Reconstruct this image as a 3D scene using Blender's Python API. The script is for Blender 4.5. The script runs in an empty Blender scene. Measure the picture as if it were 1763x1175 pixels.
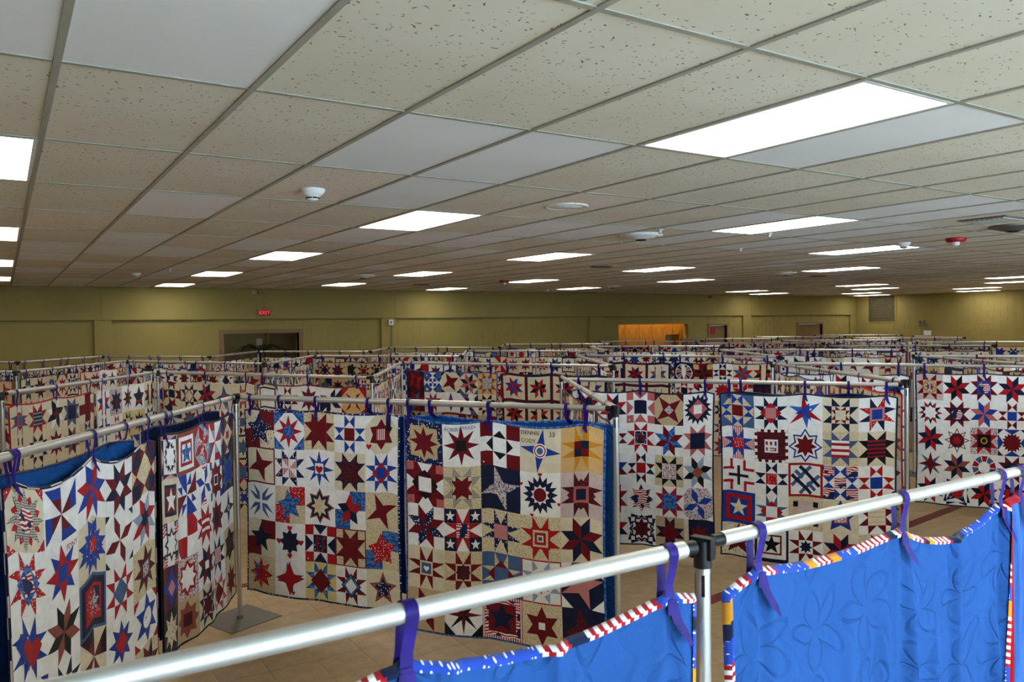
import bpy, math, random
import numpy as np
from mathutils import Vector, Matrix

# ------------------------------------------------------------------ camera, world, daylight, exposure
SC = bpy.context.scene
COL = SC.collection
FPX, YAW, PIT, ROL = 1370.37, 0.56973, -0.021557, -0.012659
CAM = Vector((-0.1678, -2.9309, 2.19))
cd = bpy.data.cameras.new('camera'); cam = bpy.data.objects.new('camera', cd); COL.objects.link(cam)
cd.sensor_width = 23.5; cd.lens = FPX / 1763 * 23.5; cd.clip_start = 0.05; cd.clip_end = 100
cd.dof.use_dof = True; cd.dof.focus_distance = 4.6; cd.dof.aperture_fstop = 5.0
_f = Vector((math.sin(YAW)*math.cos(PIT), math.cos(YAW)*math.cos(PIT), math.sin(PIT)))
_r = Vector((math.cos(YAW), -math.sin(YAW), 0)); _u = _r.cross(_f)
_r2 = _r*math.cos(ROL) + _u*math.sin(ROL); _u2 = _u*math.cos(ROL) - _r*math.sin(ROL)
cam.matrix_world = Matrix(((_r2.x, _u2.x, -_f.x, CAM.x), (_r2.y, _u2.y, -_f.y, CAM.y), (_r2.z, _u2.z, -_f.z, CAM.z), (0, 0, 0, 1)))
SC.camera = cam
W = bpy.data.worlds.new('world'); SC.world = W; W.use_nodes = True
W.node_tree.nodes['Background'].inputs[0].default_value = (0.62, 0.78, 1.0, 1)
W.node_tree.nodes['Background'].inputs[1].default_value = 1.0
SC.view_settings.view_transform = 'Standard'; SC.view_settings.look = 'None'
SC.view_settings.gamma = 1.0; SC.view_settings.use_curve_mapping = False
SC.view_settings.exposure = 0.0
PANEL_STRENGTH = 11.0          # every fluorescent panel
WINDOW_POWER = 265.0          # daylight through each window of the wall behind the camera
def area(name, loc, rot, sx, sy, power, color):
    d = bpy.data.lights.new(name, 'AREA'); d.shape = 'RECTANGLE'; d.size = sx; d.size_y = sy; d.energy = power; d.color = color
    o = bpy.data.objects.new(name, d); o.location = loc; o.rotation_euler = rot; COL.objects.link(o); return o
WIN = [(-0.8, 2.2), (2.2, 5.2), (5.2, 8.2), (8.2, 11.2)]            # x ranges of the windows in the wall behind the camera
YF = -5.6
for a, b in WIN:
    area('daylight', ((a+b)/2, YF-0.25, 1.7), (math.pi/2, 0, 0), b-a-0.1, 2.1, WINDOW_POWER, (0.56, 0.79, 1.0))
ZC = 3.0495; U = 0.6096; HR = 1.67
X0, X1, Y1 = -6.7056, 26.6, 15.2

# ------------------------------------------------------------------ helpers
def tag(o, label=None, cat=None, group=None, kind=None):
    if label: o['label'] = label
    if cat: o['category'] = cat
    if group: o['group'] = group
    if kind: o['kind'] = kind
    return o
def empty(name, loc=(0, 0, 0), rz=0.0):
    o = bpy.data.objects.new(name, None); o.location = loc; o.rotation_euler = (0, 0, rz); o.empty_display_size = .1
    COL.objects.link(o); return o
def link(name, me, parent=None, loc=None, rz=None):
    o = bpy.data.objects.new(name, me); COL.objects.link(o)
    if parent is not None: o.parent = parent
    if loc is not None: o.location = loc
    if rz is not None: o.rotation_euler = (0, 0, rz)
    return o
class MB:
    def __init__(s): s.v = []; s.f = []; s.m = []; s.mats = []; s.sm = []
    def mi(s, m):
        if m not in s.mats: s.mats.append(m)
        return s.mats.index(m)
    def add(s, vs, fs, m, smooth=False):
        b = len(s.v); s.v += [tuple(map(float, p)) for p in vs]; k = s.mi(m)
        for f in fs: s.f.append(tuple(b+i for i in f)); s.m.append(k); s.sm.append(smooth)
        return s
    def box(s, a, b, m, M=None):
        x0, y0, z0 = a; x1, y1, z1 = b
        vs = [(x0,y0,z0),(x1,y0,z0),(x1,y1,z0),(x0,y1,z0),(x0,y0,z1),(x1,y0,z1),(x1,y1,z1),(x0,y1,z1)]
        if M is not None: vs = [M @ Vector(p) for p in vs]
        return s.add(vs, [(0,3,2,1),(4,5,6,7),(0,1,5,4),(1,2,6,5),(2,3,7,6),(3,0,4,7)], m)
    def bbox(s, a, b, m, e=0.01):
        """box with chamfered top and vertical edges"""
        x0, y0, z0 = a; x1, y1, z1 = b
        ring = lambda z, i: [(x0+i,y0,z),(x1-i,y0,z),(x1,y0+i,z),(x1,y1-i,z),(x1-i,y1,z),(x0+i,y1,z),(x0,y1-i,z),(x0,y0+i,z)]
        top = [(x0+e,y0+e,z1),(x1-e,y0+e,z1),(x1-e,y0+e,z1),(x1-e,y1-e,z1),(x1-e,y1-e,z1),(x0+e,y1-e,z1),(x0+e,y1-e,z1),(x0+e,y0+e,z1)]
        vs = ring(z0, e) + ring(z1-e, e) + [(x0+e,y0+e,z1),(x1-e,y0+e,z1),(x1-e,y1-e,z1),(x0+e,y1-e,z1)]
        fs = [tuple(range(7, -1, -1))] + [(i,(i+1)%8,8+(i+1)%8,8+i) for i in range(8)] + [(16,17,18,19),(8,9,17,16),(9,10,17),(10,11,18,17),(11,12,18),(12,13,19,18),(13,14,19),(14,15,16,19),(15,8,16)]
        return s.add(vs, fs, m)
    def tube(s, p, q, r, m, n=16, r2=None, caps=True):
        p, q = Vector(p), Vector(q); d = (q-p).normalized(); a = d.orthogonal().normalized(); b = d.cross(a); r2 = r if r2 is None else r2
        vs = [p + (a*math.cos(t)+b*math.sin(t))*r for t in [2*math.pi*i/n for i in range(n)]] + [q + (a*math.cos(t)+b*math.sin(t))*r2 for t in [2*math.pi*i/n for i in range(n)]]
        s.add(vs, [(i,(i+1)%n,n+(i+1)%n,n+i) for i in range(n)], m, True)
        if caps: s.add(vs, [tuple(range(n-1,-1,-1)), tuple(range(n, 2*n))], m)
        return s
    def lathe(s, prof, c, m, n=20, up=1):
        vs = []; c = Vector(c)
        for r, z in prof: vs += [c + Vector((r*math.cos(2*math.pi*i/n), r*math.sin(2*math.pi*i/n), z)) for i in range(n)]
        fs = [(j*n+i, j*n+(i+1)%n, (j+1)*n+(i+1)%n, (j+1)*n+i) for j in range(len(prof)-1) for i in range(n)]
        s.add(vs, fs, m, True)
        if prof[0][0] > 1e-4: s.add(vs[:n], [tuple(range(n-1,-1,-1))], m)
        if prof[-1][0] > 1e-4: s.add(vs[-n:], [tuple(range(n))], m)
        return s
    def mesh(s, name):
        me = bpy.data.meshes.new(name); me.from_pydata(s.v, [], s.f)
        for m in s.mats: me.materials.append(m)
        me.polygons.foreach_set('material_index', s.m); me.polygons.foreach_set('use_smooth', s.sm); me.update(); return me
    def build(s, name, parent=None, **k): return link(name, s.mesh(name), parent, **k)

# ------------------------------------------------------------------ materials
def srgb(h):
    c = [int(h[i:i+2], 16)/255 for i in (0, 2, 4)]
    return tuple(x/12.92 if x <= .04045 else ((x+.055)/1.055)**2.4 for x in c) + (1,)
class NT:
    def __init__(s, name, rough=.8, metal=0.0, spec=.3):
        s.m = bpy.data.materials.new(name); s.m.use_nodes = True; s.t = s.m.node_tree; s.b = s.t.nodes['Principled BSDF']
        s.b.inputs['Roughness'].default_value = rough; s.b.inputs['Metallic'].default_value = metal
        s.b.inputs['Specular IOR Level'].default_value = spec
    def n(s, typ, **k):
        nd = s.t.nodes.new(typ)
        for a, v in k.items():
            if a.startswith('i_'): 
                key = a[2:]; key = int(key) if key.isdigit() else key.replace('_', ' ')
                if hasattr(v, 'links') or isinstance(v, bpy.types.NodeSocket): s.t.links.new(v, nd.inputs[key])
                else: nd.inputs[key].default_value = v
            else: setattr(nd, a, v)
        return nd
    def coord(s, which='Object', scale=(1, 1, 1)):
        c = s.n('ShaderNodeTexCoord').outputs[which]
        mp = s.n('ShaderNodeMapping', i_0=c); mp.inputs['Scale'].default_value = scale; return mp.outputs[0]
    def mix(s, f, a, b):
        nd = s.n('ShaderNodeMix', data_type='RGBA')
        for i, v in ((0, f), (6, a), (7, b)):
            if isinstance(v, bpy.types.NodeSocket): s.t.links.new(v, nd.inputs[i])
            else: nd.inputs[i].default_value = v
        return nd.outputs[2]
    def ramp(s, f, *stops):
        nd = s.n('ShaderNodeValToRGB'); s.t.links.new(f, nd.inputs[0]); e = nd.color_ramp.elements
        while len(e) < len(stops): e.new(.5)
        for el, (p, c) in zip(e, stops): el.position = p; el.color = c if len(c) == 4 else c+(1,)
        return nd.outputs[0]
    def noise(s, vec, scale, detail=3, dist=0.0):
        return s.n('ShaderNodeTexNoise', i_Vector=vec, i_Scale=scale, i_Detail=detail, i_Distortion=dist).outputs['Fac']
    def math(s, op, a, b=0.0, c=0.0):
        nd = s.n('ShaderNodeMath', operation=op)
        for i, v in enumerate((a, b, c)):
            if isinstance(v, bpy.types.NodeSocket): s.t.links.new(v, nd.inputs[i])
            else: nd.inputs[i].default_value = v
        return nd.outputs[0]
    def base(s, c):
        if isinstance(c, bpy.types.NodeSocket): s.t.links.new(c, s.b.inputs['Base Color'])
        else: s.b.inputs['Base Color'].default_value = c
        return s
    def bump(s, h, strength=.3, dist=.01):
        nd = s.n('ShaderNodeBump', i_Height=h, i_Strength=strength, i_Distance=dist); s.t.links.new(nd.outputs[0], s.b.inputs['Normal']); return s
BLK, WHT = (0, 0, 0, 1), (1, 1, 1, 1)
def plain(name, hexc, rough=.7, metal=0., var=.06, scale=6., bump=0., bscale=60.):
    t = NT(name, rough, metal); c = srgb(hexc); v = t.coord()
    lo = tuple(x*(1-var) for x in c[:3])+(1,); hi = tuple(min(1, x*(1+var)) for x in c[:3])+(1,)
    t.base(t.ramp(t.noise(v, scale), (.3, lo), (.7, hi)))
    if bump: t.bump(t.noise(v, bscale, 2), bump, .005)
    return t.m
def emis(name, col, strength):
    t = NT(name); t.base(BLK); t.b.inputs['Emission Color'].default_value = col; t.b.inputs['Emission Strength'].default_value = strength; return t.m

def metal(name, hexc, rough, metallic=.9):
    t = NT(name, rough, metallic); v = t.coord('Object', (1, 1, 1)); c = srgb(hexc)
    t.base(t.ramp(t.noise(v, 14, 2), (.3, tuple(x*.94 for x in c[:3])+(1,)), (.7, c)))
    t.bump(t.noise(v, 180, 1), .05, .001); return t.m
M_RAIL = metal('brushed_aluminium', 'CFCDC8', .5)
M_POLE = metal('aluminium_pole', 'C4C4C2', .36)
M_PLATE = metal('steel_plate', '77746E', .5, .75)
M_BLACK = plain('black_plastic', '141416', .45)
M_DARK = plain('dark_slot', '0A0A0A', .8)
M_WHITE = plain('white_plastic', 'DAD9D2', .5)
M_RED = plain('red_plastic', 'A01414', .4)
M_WALL = plain('yellow_painted_block', '91824A', .75, var=.05, scale=1.5, bump=.25, bscale=90)
M_WALLF = plain('cream_painted_wall', 'C6BEA0', .8, var=.04, scale=1.2)
M_FRAME = plain('brown_door_frame', '806448', .55)
M_DOOR = plain('brown_door', '7A5F3E', .5)
M_GRID = plain('ceiling_grid_paint', '9C9A8A', .6)
M_LFRAME = plain('light_frame_paint', 'D8D8D4', .5)
M_GLASS = NT('window_glass', .0); M_GLASS.b.inputs['Transmission Weight'].default_value = 1; M_GLASS.b.inputs['IOR'].default_value = 1.0; M_GLASS = M_GLASS.m
def wood():
    t = NT('orange_oak', .45); v = t.coord('Object', (14, 14, 1.5))
    t.base(t.ramp(t.noise(v, 3, 4, .6), (.3, srgb('B8701C')), (.7, srgb('DC9432')))); return t.m
M_WOOD = wood()
def panel():
    t = NT('light_panel'); t.base(srgb('F4F0E2')); v = t.coord('Object', (1, 1, 1))
    sx = t.n('ShaderNodeSeparateXYZ', i_0=v).outputs[0]
    tubes = t.math('ADD', t.math('MULTIPLY', t.math('COSINE', t.math('MULTIPLY', sx, 4*math.pi/U)), -.12), .94)
    t.b.inputs['Emission Color'].default_value = (1.0, .955, .86, 1)
    t.t.links.new(t.math('MULTIPLY', tubes, PANEL_STRENGTH), t.b.inputs['Emission Strength'])
    t.bump(t.n('ShaderNodeTexChecker', i_Vector=v, i_Scale=140.0).outputs['Fac'], .3, .002); return t.m
M_PANEL = panel()
def tile_old(name, a, b, pits):
    t = NT(name, .92, 0, .1); v = t.coord(); base = t.ramp(t.noise(v, 1.3, 2), (.3, srgb(a)), (.7, srgb(b)))
    fine = t.noise(v, 160, 2)
    if pits:
        w = t.n('ShaderNodeTexNoise', i_Vector=v, i_Scale=26.0, i_Detail=1.0).outputs['Color']
        vv = t.n('ShaderNodeVectorMath', operation='MULTIPLY_ADD', i_0=w, i_1=(.05, .05, .05), i_2=v).outputs[0]
        mp = t.n('ShaderNodeMapping', i_0=vv); mp.inputs['Scale'].default_value = (34, 62, 40)
        vo = t.n('ShaderNodeTexVoronoi', i_Vector=mp.outputs[0], i_Scale=1.0, i_Randomness=1.0)
        pit = t.math('LESS_THAN', vo.outputs['Distance'], .2)
        gate = t.math('GREATER_THAN', t.n('ShaderNodeSeparateColor', i_0=vo.outputs['Color']).outputs[0], .5)
        pit = t.math('MULTIPLY', pit, gate)
        base = t.mix(t.math('MULTIPLY', pit, .9), base, srgb('565344'))
        t.bump(t.math('SUBTRACT', t.math('MULTIPLY', fine, .15), pit), .35, .004)
    else: t.bump(fine, .2, .002)
    t.base(base); return t.m
M_TILES = [tile_old('fissured_ceiling_tile', 'D2CBB6', 'DAD4C2', True), tile_old('aged_ceiling_tile', 'DCD2C0', 'E2D8C8', True), tile_old('new_ceiling_tile', 'DFE0DE', 'E6E7E4', False)]
def floor_mat():
    t = NT('beige_vinyl_tile', .42, 0, .35); v = t.coord()
    c = t.ramp(t.noise(v, 9, 5), (.3, srgb('A58B66')), (.7, srgb('B89E78')))
    sp = t.noise(v, 170, 2)
    t.base(t.mix(t.math('GREATER_THAN', sp, .62), c, srgb('8E7858'))); t.bump(t.noise(v, 5, 2), .05, .01); return t.m
M_FLOOR = floor_mat()
M_JOINT = plain('floor_joint', '6B5B45', .8)
M_STRIPE = plain('dark_red_floor_strip', '6E2B24', .45)

# cloth: one material per fabric of the quilts
FAB = {}
def fabric(key, hexc, pr=None, hex2=None, hex3=None, sc=1.0):
    t = NT('fabric_'+key, .92, 0, .12); c = srgb(hexc); v = t.coord('UV')
    col = t.ramp(t.noise(v, 16, 3), (.3, tuple(x*.9 for x in c[:3])+(1,)), (.7, tuple(min(1, x*1.06) for x in c[:3])+(1,)))
    d = srgb(hex2) if hex2 else None
    sep = lambda: t.n('ShaderNodeSeparateXYZ', i_0=v).outputs
    if pr == 'dots':
        vo = t.n('ShaderNodeTexVoronoi', i_Vector=v, i_Scale=58*sc, i_Randomness=.55)
        col = t.mix(t.math('LESS_THAN', vo.outputs['Distance'], .27), col, d)
    elif pr == 'stripe':
        x = sep()[0]; col = t.mix(t.math('GREATER_THAN', t.math('SINE', t.math('MULTIPLY', x, 380*sc)), 0.), col, d)
    elif pr == 'hstripe':
        x = sep()[1]; col = t.mix(t.math('GREATER_THAN', t.math('SINE', t.math('MULTIPLY', x, 190*sc)), 0.), col, d)
    elif pr == 'plaid':
        s = sep(); a = t.math('GREATER_THAN', t.math('SINE', t.math('MULTIPLY', s[0], 560*sc)), 0.); b = t.math('GREATER_THAN', t.math('SINE', t.math('MULTIPLY', s[1], 560*sc)), 0.)
        col = t.mix(t.math('MULTIPLY', t.math('ADD', a, b), .5), col, d)
    elif pr == 'floral':
        n1 = t.noise(v, 75*sc, 2); col = t.mix(t.math('GREATER_THAN', n1, .56), col, d)
        if hex3:
            n2 = t.noise(v, 97*sc, 2, .5); col = t.mix(t.math('GREATER_THAN', n2, .58), col, srgb(hex3))
    elif pr == 'mottle':
        col = t.mix(t.math('GREATER_THAN', t.noise(v, 45, 4), .5), col, d)
    elif pr == 'flag':
        y = t.n('ShaderNodeTexWave', i_Vector=v, i_Scale=16*sc, i_Distortion=5.0, i_Detail=1.0, bands_direction='Y').outputs['Fac']
        col = t.mix(t.math('GREATER_THAN', y, .5), col, d)
        if hex3: col = t.mix(t.math('GREATER_THAN', t.noise(v, 14, 1), .56), col, srgb(hex3))
    t.base(col)
    t.bump(t.math('ADD', t.noise(v, 34, 2, 1.2), t.math('MULTIPLY', t.noise(v, 500, 1), .12)), .35, .006)
    t.b.inputs['Sheen Weight'].default_value = .15
    FAB[key] = t.m
for a in [('w','F0EFEC'),('c','DDD1B6'),('t','C2A982'),('o','D6AE74'),('g','CC8A22'),('G','DDCB8E'),('r','A81722'),('d','6C1019'),('p','B9605F'),('n','161E3C'),('b','1D3C96'),('s','46608A'),('l','93A6BC'),('x','17181E'),('m','8E4A3C'),
          ('k','DACDAA','floral','BFA985','C9B48C'),('N','17204A','dots','E6E6EA'),('R','B31820','dots','E8D9D0',None,1.2),('S','E6E0DA','stripe','B01822'),('T','8E1C22','hstripe','1A1C2C'),('H','7C8A98','hstripe','151A28'),
          ('P','D8D2C0','plaid','24262E'),('F','C9C4C4','floral','2C3F62','8A5A60'),('B','1F478E','mottle','4C78B8'),('Y','B01824','flag','E8E4DE','1B2654'),('Z','D9A5A2','plaid','A23A44',None,1.4),('z','CDB8B4'),
          ('D','4E1118','floral','17182A','7A2026'),('K','D9CDB2','dots','A05A48',None,.75),('e','2E62B4'),('f','DAD6D2','floral','B02A30','3A4F8A')]:
    fabric(*a)
def backing_mat(name, hexc, wrinkle=.5):
    t = NT(name, .85, 0, .15); v = t.coord('UV'); c = srgb(hexc)
    t.base(t.ramp(t.noise(v, 5, 4), (.3, tuple(x*.93 for x in c[:3])+(1,)), (.7, c)))
    w = t.n('ShaderNodeTexNoise', i_Vector=v, i_Scale=5.0, i_Detail=1.0).outputs['Color']
    vv = t.n('ShaderNodeVectorMath', operation='MULTIPLY_ADD', i_0=w, i_1=(.16, .16, .16), i_2=v).outputs[0]
    e1 = t.n('ShaderNodeTexVoronoi', feature='DISTANCE_TO_EDGE', i_Vector=vv, i_Scale=7.5).outputs['Distance']
    st = t.math('MINIMUM', t.math('MULTIPLY', e1, 9.0), 1.0)
    sc = t.n('ShaderNodeVectorMath', operation='SCALE', i_0=vv); sc.inputs['Scale'].default_value = 4.2
    fr = t.n('ShaderNodeVectorMath', operation='SUBTRACT', i_0=t.n('ShaderNodeVectorMath', operation='FRACTION', i_0=sc.outputs[0]).outputs[0], i_1=(.5, .5, 0)).outputs[0]
    sx = t.n('ShaderNodeSeparateXYZ', i_0=fr).outputs; th = t.math('ARCTAN2', sx[1], sx[0])
    rad = t.math('SQRT', t.math('ADD', t.math('MULTIPLY', sx[0], sx[0]), t.math('MULTIPLY', sx[1], sx[1])))
    rose = t.math('ADD', t.math('MULTIPLY', t.math('ABSOLUTE', t.math('COSINE', t.math('MULTIPLY', th, 2.5))), .36), .1)
    mot = t.math('MINIMUM', t.math('MULTIPLY', t.math('ABSOLUTE', t.math('SUBTRACT', rad, rose)), 16.0), 1.0)
    st = t.math('ADD', t.math('MULTIPLY', mot, .75), t.math('MULTIPLY', st, .35))
    fine = t.noise(v, 60, 3, .8)
    t.bump(t.math('ADD', t.math('MULTIPLY', st, 1.0), t.math('MULTIPLY', fine, .25)), wrinkle, .012); t.b.inputs['Specular IOR Level'].default_value = .05; return t.m
M_BACK_BLUE = backing_mat('blue_backing', '2A528F', .62)
def streak_mat():
    t = NT('streaked_blue_backing', .85, 0, .15); v = t.coord('UV', (160, 4, 1)); n = t.noise(v, 1.0, 3, .4)
    c = t.ramp(n, (.3, srgb('2C4F8C')), (.6, srgb('3B66A8')))
    fl = t.noise(t.coord('UV', (420, 36, 1)), 1.0, 1)
    t.base(t.mix(t.math('MULTIPLY', t.math('GREATER_THAN', fl, .66), .5), c, srgb('6E4A88'))); t.bump(n, .3, .006); return t.m
M_BACK_STREAK = streak_mat()
M_BACK_ROYAL = backing_mat('royal_backing', '1F4F90'); M_BACK_NAVY = backing_mat('navy_backing', '16223F'); M_BACK_CREAM = backing_mat('cream_backing', 'C9B996')
def ribbon_mat():
    t = NT('purple_ribbon', .55, 0, .18); v = t.coord('UV'); t.base(t.ramp(t.noise(t.coord(), 40, 2), (.3, srgb('1C0C5A')), (.7, srgb('2A1474')))); return t.m
M_RIB = ribbon_mat()

# ------------------------------------------------------------------ patchwork: block drawings as convex pieces in the unit square
def R4(polys): 
    out = []
    for k in range(4):
        c, s = [(1,0),(0,1),(-1,0),(0,-1)][k]
        out += [[(.5+(x-.5)*c-(y-.5)*s, .5+(x-.5)*s+(y-.5)*c) for x, y in p] for p in polys]
    return out
def rect(a, b, c, d): return [(a, b), (c, b), (c, d), (a, d)]
def pol(r, t): return (.5+r*math.cos(t), .5+r*math.sin(t))
def star(n, R, r, rot=0):
    out = []; a0 = math.pi/2+math.radians(rot)
    for k in range(n):
        t = a0+2*math.pi*k/n; h = math.pi/n
        out += [[(.5, .5), pol(r, t-h), pol(R, t)], [(.5, .5), pol(R, t), pol(r, t+h)]]
    return out
NAMES = {'pt':'star_points','sq':'center_patch','st':'star','le':'star','oh':'star_points','oi':'inner_points','di':'diamond_patch','co':'corner_patches','ct':'corner_patches','q4':'quarter_patches','pw':'pinwheel','et':'edge_patches',
         'fr':'border_strips','ci':'round_patch','he':'heart','ks':'corner_stars','ba':'strip','kx':'petals','rg':'ring','tx':'embroidered_writing','cr':'edge_patches'}
SINGLE = {'pt':'star_point','oh':'star_point','oi':'inner_point','co':'corner_patch','ct':'corner_patch','et':'edge_patch','ks':'corner_star','kx':'petal','rg':'ring_patch','cr':'edge_patch','q4':'quarter_patch'}
FONT = {}
def text_polys(txt, x, y, h):
    if txt not in FONT:
        cu = bpy.data.curves.new('t', 'FONT'); cu.body = txt; o = bpy.data.objects.new('t', cu); cu.resolution_u = 2
        me = o.to_mesh(); FONT[txt] = [[tuple(me.vertices[i].co[:2]) for i in p.vertices] for p in me.polygons]; o.to_mesh_clear()
        bpy.data.objects.remove(o); bpy.data.curves.remove(cu)
    return [[(x+a*h, y+b*h) for a, b in p] for p in FONT[txt]]
def parse(spec):
    """-> list of (layer, name, colour, convex polygon)"""
    out = []; sc, rot, layer = 1.0, 0.0, 0
    if spec[1] != ' ': spec = spec[3]+' '+spec
    for tok in spec.split():
        if tok[0] == '@': sc = float(tok[1:]); continue
        if tok[0] == '^': rot = math.radians(float(tok[1:])); continue
        a = tok.split(':'); k = a[0]
        if len(tok) == 1: out.append((layer, 'block', tok, rect(0, 0, 1, 1))); layer += 1; continue
        col = a[1] if len(a) > 1 else 'w'; f = [float(x) for x in a[2:]] if k != 'tx' else []
        P = []
        g = lambda i, d: f[i] if len(f) > i else d
        if k == 'pt':
            h = g(0, .25); P = [(col[0], p) for p in R4([[(h,1-h),(.5,1-h),(h,1)],[(.5,1-h),(1-h,1-h),(1-h,1)]])]
            if len(col) > 1: P = [(col[i % 2], p) for i, (_, p) in enumerate(P)]
        elif k == 'oh':
            h = g(0, .333); m = 1-h/2; P = [(col[i % len(col)], p) for i, p in enumerate(R4([[(h,1-h),(.5,m),(h,1)],[(1-h,1-h),(1-h,1),(.5,m)]]))]
        elif k == 'oi':
            h = g(0, .333); P = [(col, p) for p in R4([[(h,1-h),(1-h,1-h),(.5,1-h/2)]])]
        elif k == 'et':
            h = g(0, .25); P = [(col, p) for p in R4([[(h,1),(.5,1-h),(1-h,1)]])]
        elif k == 'sq': h = g(0, .25); P = [(col, rect(h, h, 1-h, 1-h))]
        elif k == 'di': h = g(0, .3); P = [(col, [(.5,.5-h),(.5+h,.5),(.5,.5+h),(.5-h,.5)])]
        elif k == 'co': h = g(0, .25); P = [(col[i % len(col)], p) for i, p in enumerate(R4([rect(0, 1-h, h, 1)]))]
        elif k == 'ct': h = g(0, .3); P = [(col, p) for p in R4([[(0,1-h),(h,1),(0,1)]])]
        elif k == 'q4': P = [(col[0], rect(0,.5,.5,1)), (col[1], rect(.5,.5,1,1)), (col[0], rect(.5,0,1,.5)), (col[1], rect(0,0,.5,.5))]
        elif k == 'pw': P = [(col[i % len(col)], p) for i, p in enumerate(R4([[(.5,.5),(.5,1-.0),(.0+.25-.25+.25-.25+.0,1)]]) )] if False else [(col[i % len(col)], p) for i, p in enumerate(R4([[(.5,.5),(.5,1),(0,1)]]))]
        elif k == 'le':
            L = g(0, .2929); P = []
            for i in range(8):
                t = math.radians(45*i); t2 = t+math.pi/4; p1 = pol(L, t); p2 = pol(L, t2)
                P.append((col[i % len(col)], [(.5,.5), p1, (p1[0]+p2[0]-.5, p1[1]+p2[1]-.5), p2]))
        elif k == 'st': P = [(col[(i//2) % len(col)], p) for i, p in enumerate(star(int(g(0, 8)), g(1, .46), g(2, .26), g(3, 0)))]
        elif k == 'fr':
            a0, b0 = g(0, 0), g(1, .08); P = [(col, p) for p in R4([[(a0,1-a0),(b0,1-b0),(1-b0,1-b0),(1-a0,1-a0)]])]
        elif k == 'ci':
            r = g(0, .15); P = [(col, [pol(r, 2*math.pi*i/14) for i in range(14)])]
        elif k == 'he':
            x, y, s = g(0,.5), g(1,.5), g(2,.1); cv = lambda t: (x+s*.062*16*math.sin(t)**3, y+s*.062*(13*math.cos(t)-5*math.cos(2*t)-2*math.cos(3*t)-math.cos(4*t)))
            ts = [2*math.pi*i/12 for i in range(13)]; P = [(col, [(x, y), cv(ts[i+1]), cv(ts[i])]) for i in range(12)]
        elif k == 'ks':
            h = g(0, .333); P = [(col, [(.5+(px-.5)*h+dx, .5+(py-.5)*h+dy) for px, py in p]) for dx in (-.5+h/2, .5-h/2) for dy in (-.5+h/2, .5-h/2) for p in star(5, .4, .17)]
        elif k == 'ba': P = [(col, rect(*f))]
        elif k == 'kx': P = [(col, p) for p in R4([[(.46,.54),(.40,.62),(.06,.80),(.28,.55)],[(.46,.54),(.44,.74),(.20,.96),(.38,.62)]])]
        elif k == 'rg':
            n, r0, r1 = int(g(0, 12)), g(1, .24), g(2, .44)
            for i in range(n):
                t0, t1 = 2*math.pi*i/n, 2*math.pi*(i+.85)/n; P.append((col[i % len(col)], [pol(r0, t0), pol(r0, t1), pol(r1, t1), pol(r1, t0)][::-1]))
        elif k == 'cr': P = [(col, p) for p in R4([rect(.09+.2*i, .92, .19+.2*i, 1) for i in range(5)])]
        elif k == 'tx': P = [(col, p) for p in text_polys(a[5].replace('_', ' '), float(a[2]), float(a[3]), float(a[4]))]
        cr, sr = math.cos(rot)*sc, math.sin(rot)*sc
        one = SINGLE.get(k); per = {'ks': 10}.get(k, 1)
        for i, (c, p) in enumerate(P): out.append((layer, (one or NAMES[k])+'|%d.%d' % (layer, i//per if one else 0), c, [(.5+(x-.5)*cr-(y-.5)*sr, .5+(x-.5)*sr+(y-.5)*cr) for x, y in p]))
        layer += 1
    return out
def clip_half(p, ax, val, keep_lo):
    out = []; n = len(p)
    for i in range(n):
        a, b = p[i], p[(i+1) % n]; ia = (a[ax] <= val) == keep_lo or abs(a[ax]-val) < 1e-9; ib = (b[ax] <= val) == keep_lo or abs(b[ax]-val) < 1e-9
        if ia: out.append(a)
        if ia != ib:
            t = (val-a[ax])/(b[ax]-a[ax]); out.append((a[0]+t*(b[0]-a[0]), a[1]+t*(b[1]-a[1])))
    return out
def parea(p): return .5*sum(p[i][0]*p[(i+1) % len(p)][1]-p[(i+1) % len(p)][0]*p[i][1] for i in range(len(p)))
def grid_clip(p, G):
    p = [(min(1., max(0., x)), min(1., max(0., y))) for x, y in p]
    if parea(p) < 0: p = p[::-1]
    cols = []
    rest = [p]
    for ax in (0, 1):
        nxt = []
        for q in rest:
            lo = min(a[ax] for a in q); hi = max(a[ax] for a in q); cur = q
            for k in range(1, G):
                v = k/G
                if v <= lo+1e-7 or v >= hi-1e-7: continue
                l = clip_half(cur, ax, v, True); cur = clip_half(cur, ax, v, False)
                if len(l) > 2 and abs(parea(l)) > 1e-7: nxt.append(l)
                if len(cur) < 3: break
            if len(cur) > 2 and abs(parea(cur)) > 1e-7: nxt.append(cur)
        rest = nxt
    return rest
BC = {}
def block_geo(spec, G):
    """-> {name: (xy array, layer array, faces, colours)}"""
    if (spec, G) in BC: return BC[spec, G]
    D = {}
    for layer, nm, c, p in parse(spec):
        e = D.setdefault(nm, ([], [], [], []))
        for q in (grid_clip(p, G) if not nm.startswith('embroid') else [p]):
            b = len(e[0]); e[0].extend(q); e[1].extend([layer]*len(q)); e[2].append(tuple(range(b, b+len(q)))); e[3].append(c)
    D = {k: (np.array(v[0]), np.array(v[1], float), v[2], v[3]) for k, v in D.items() if v[2]}
    BC[spec, G] = D; return D

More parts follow.
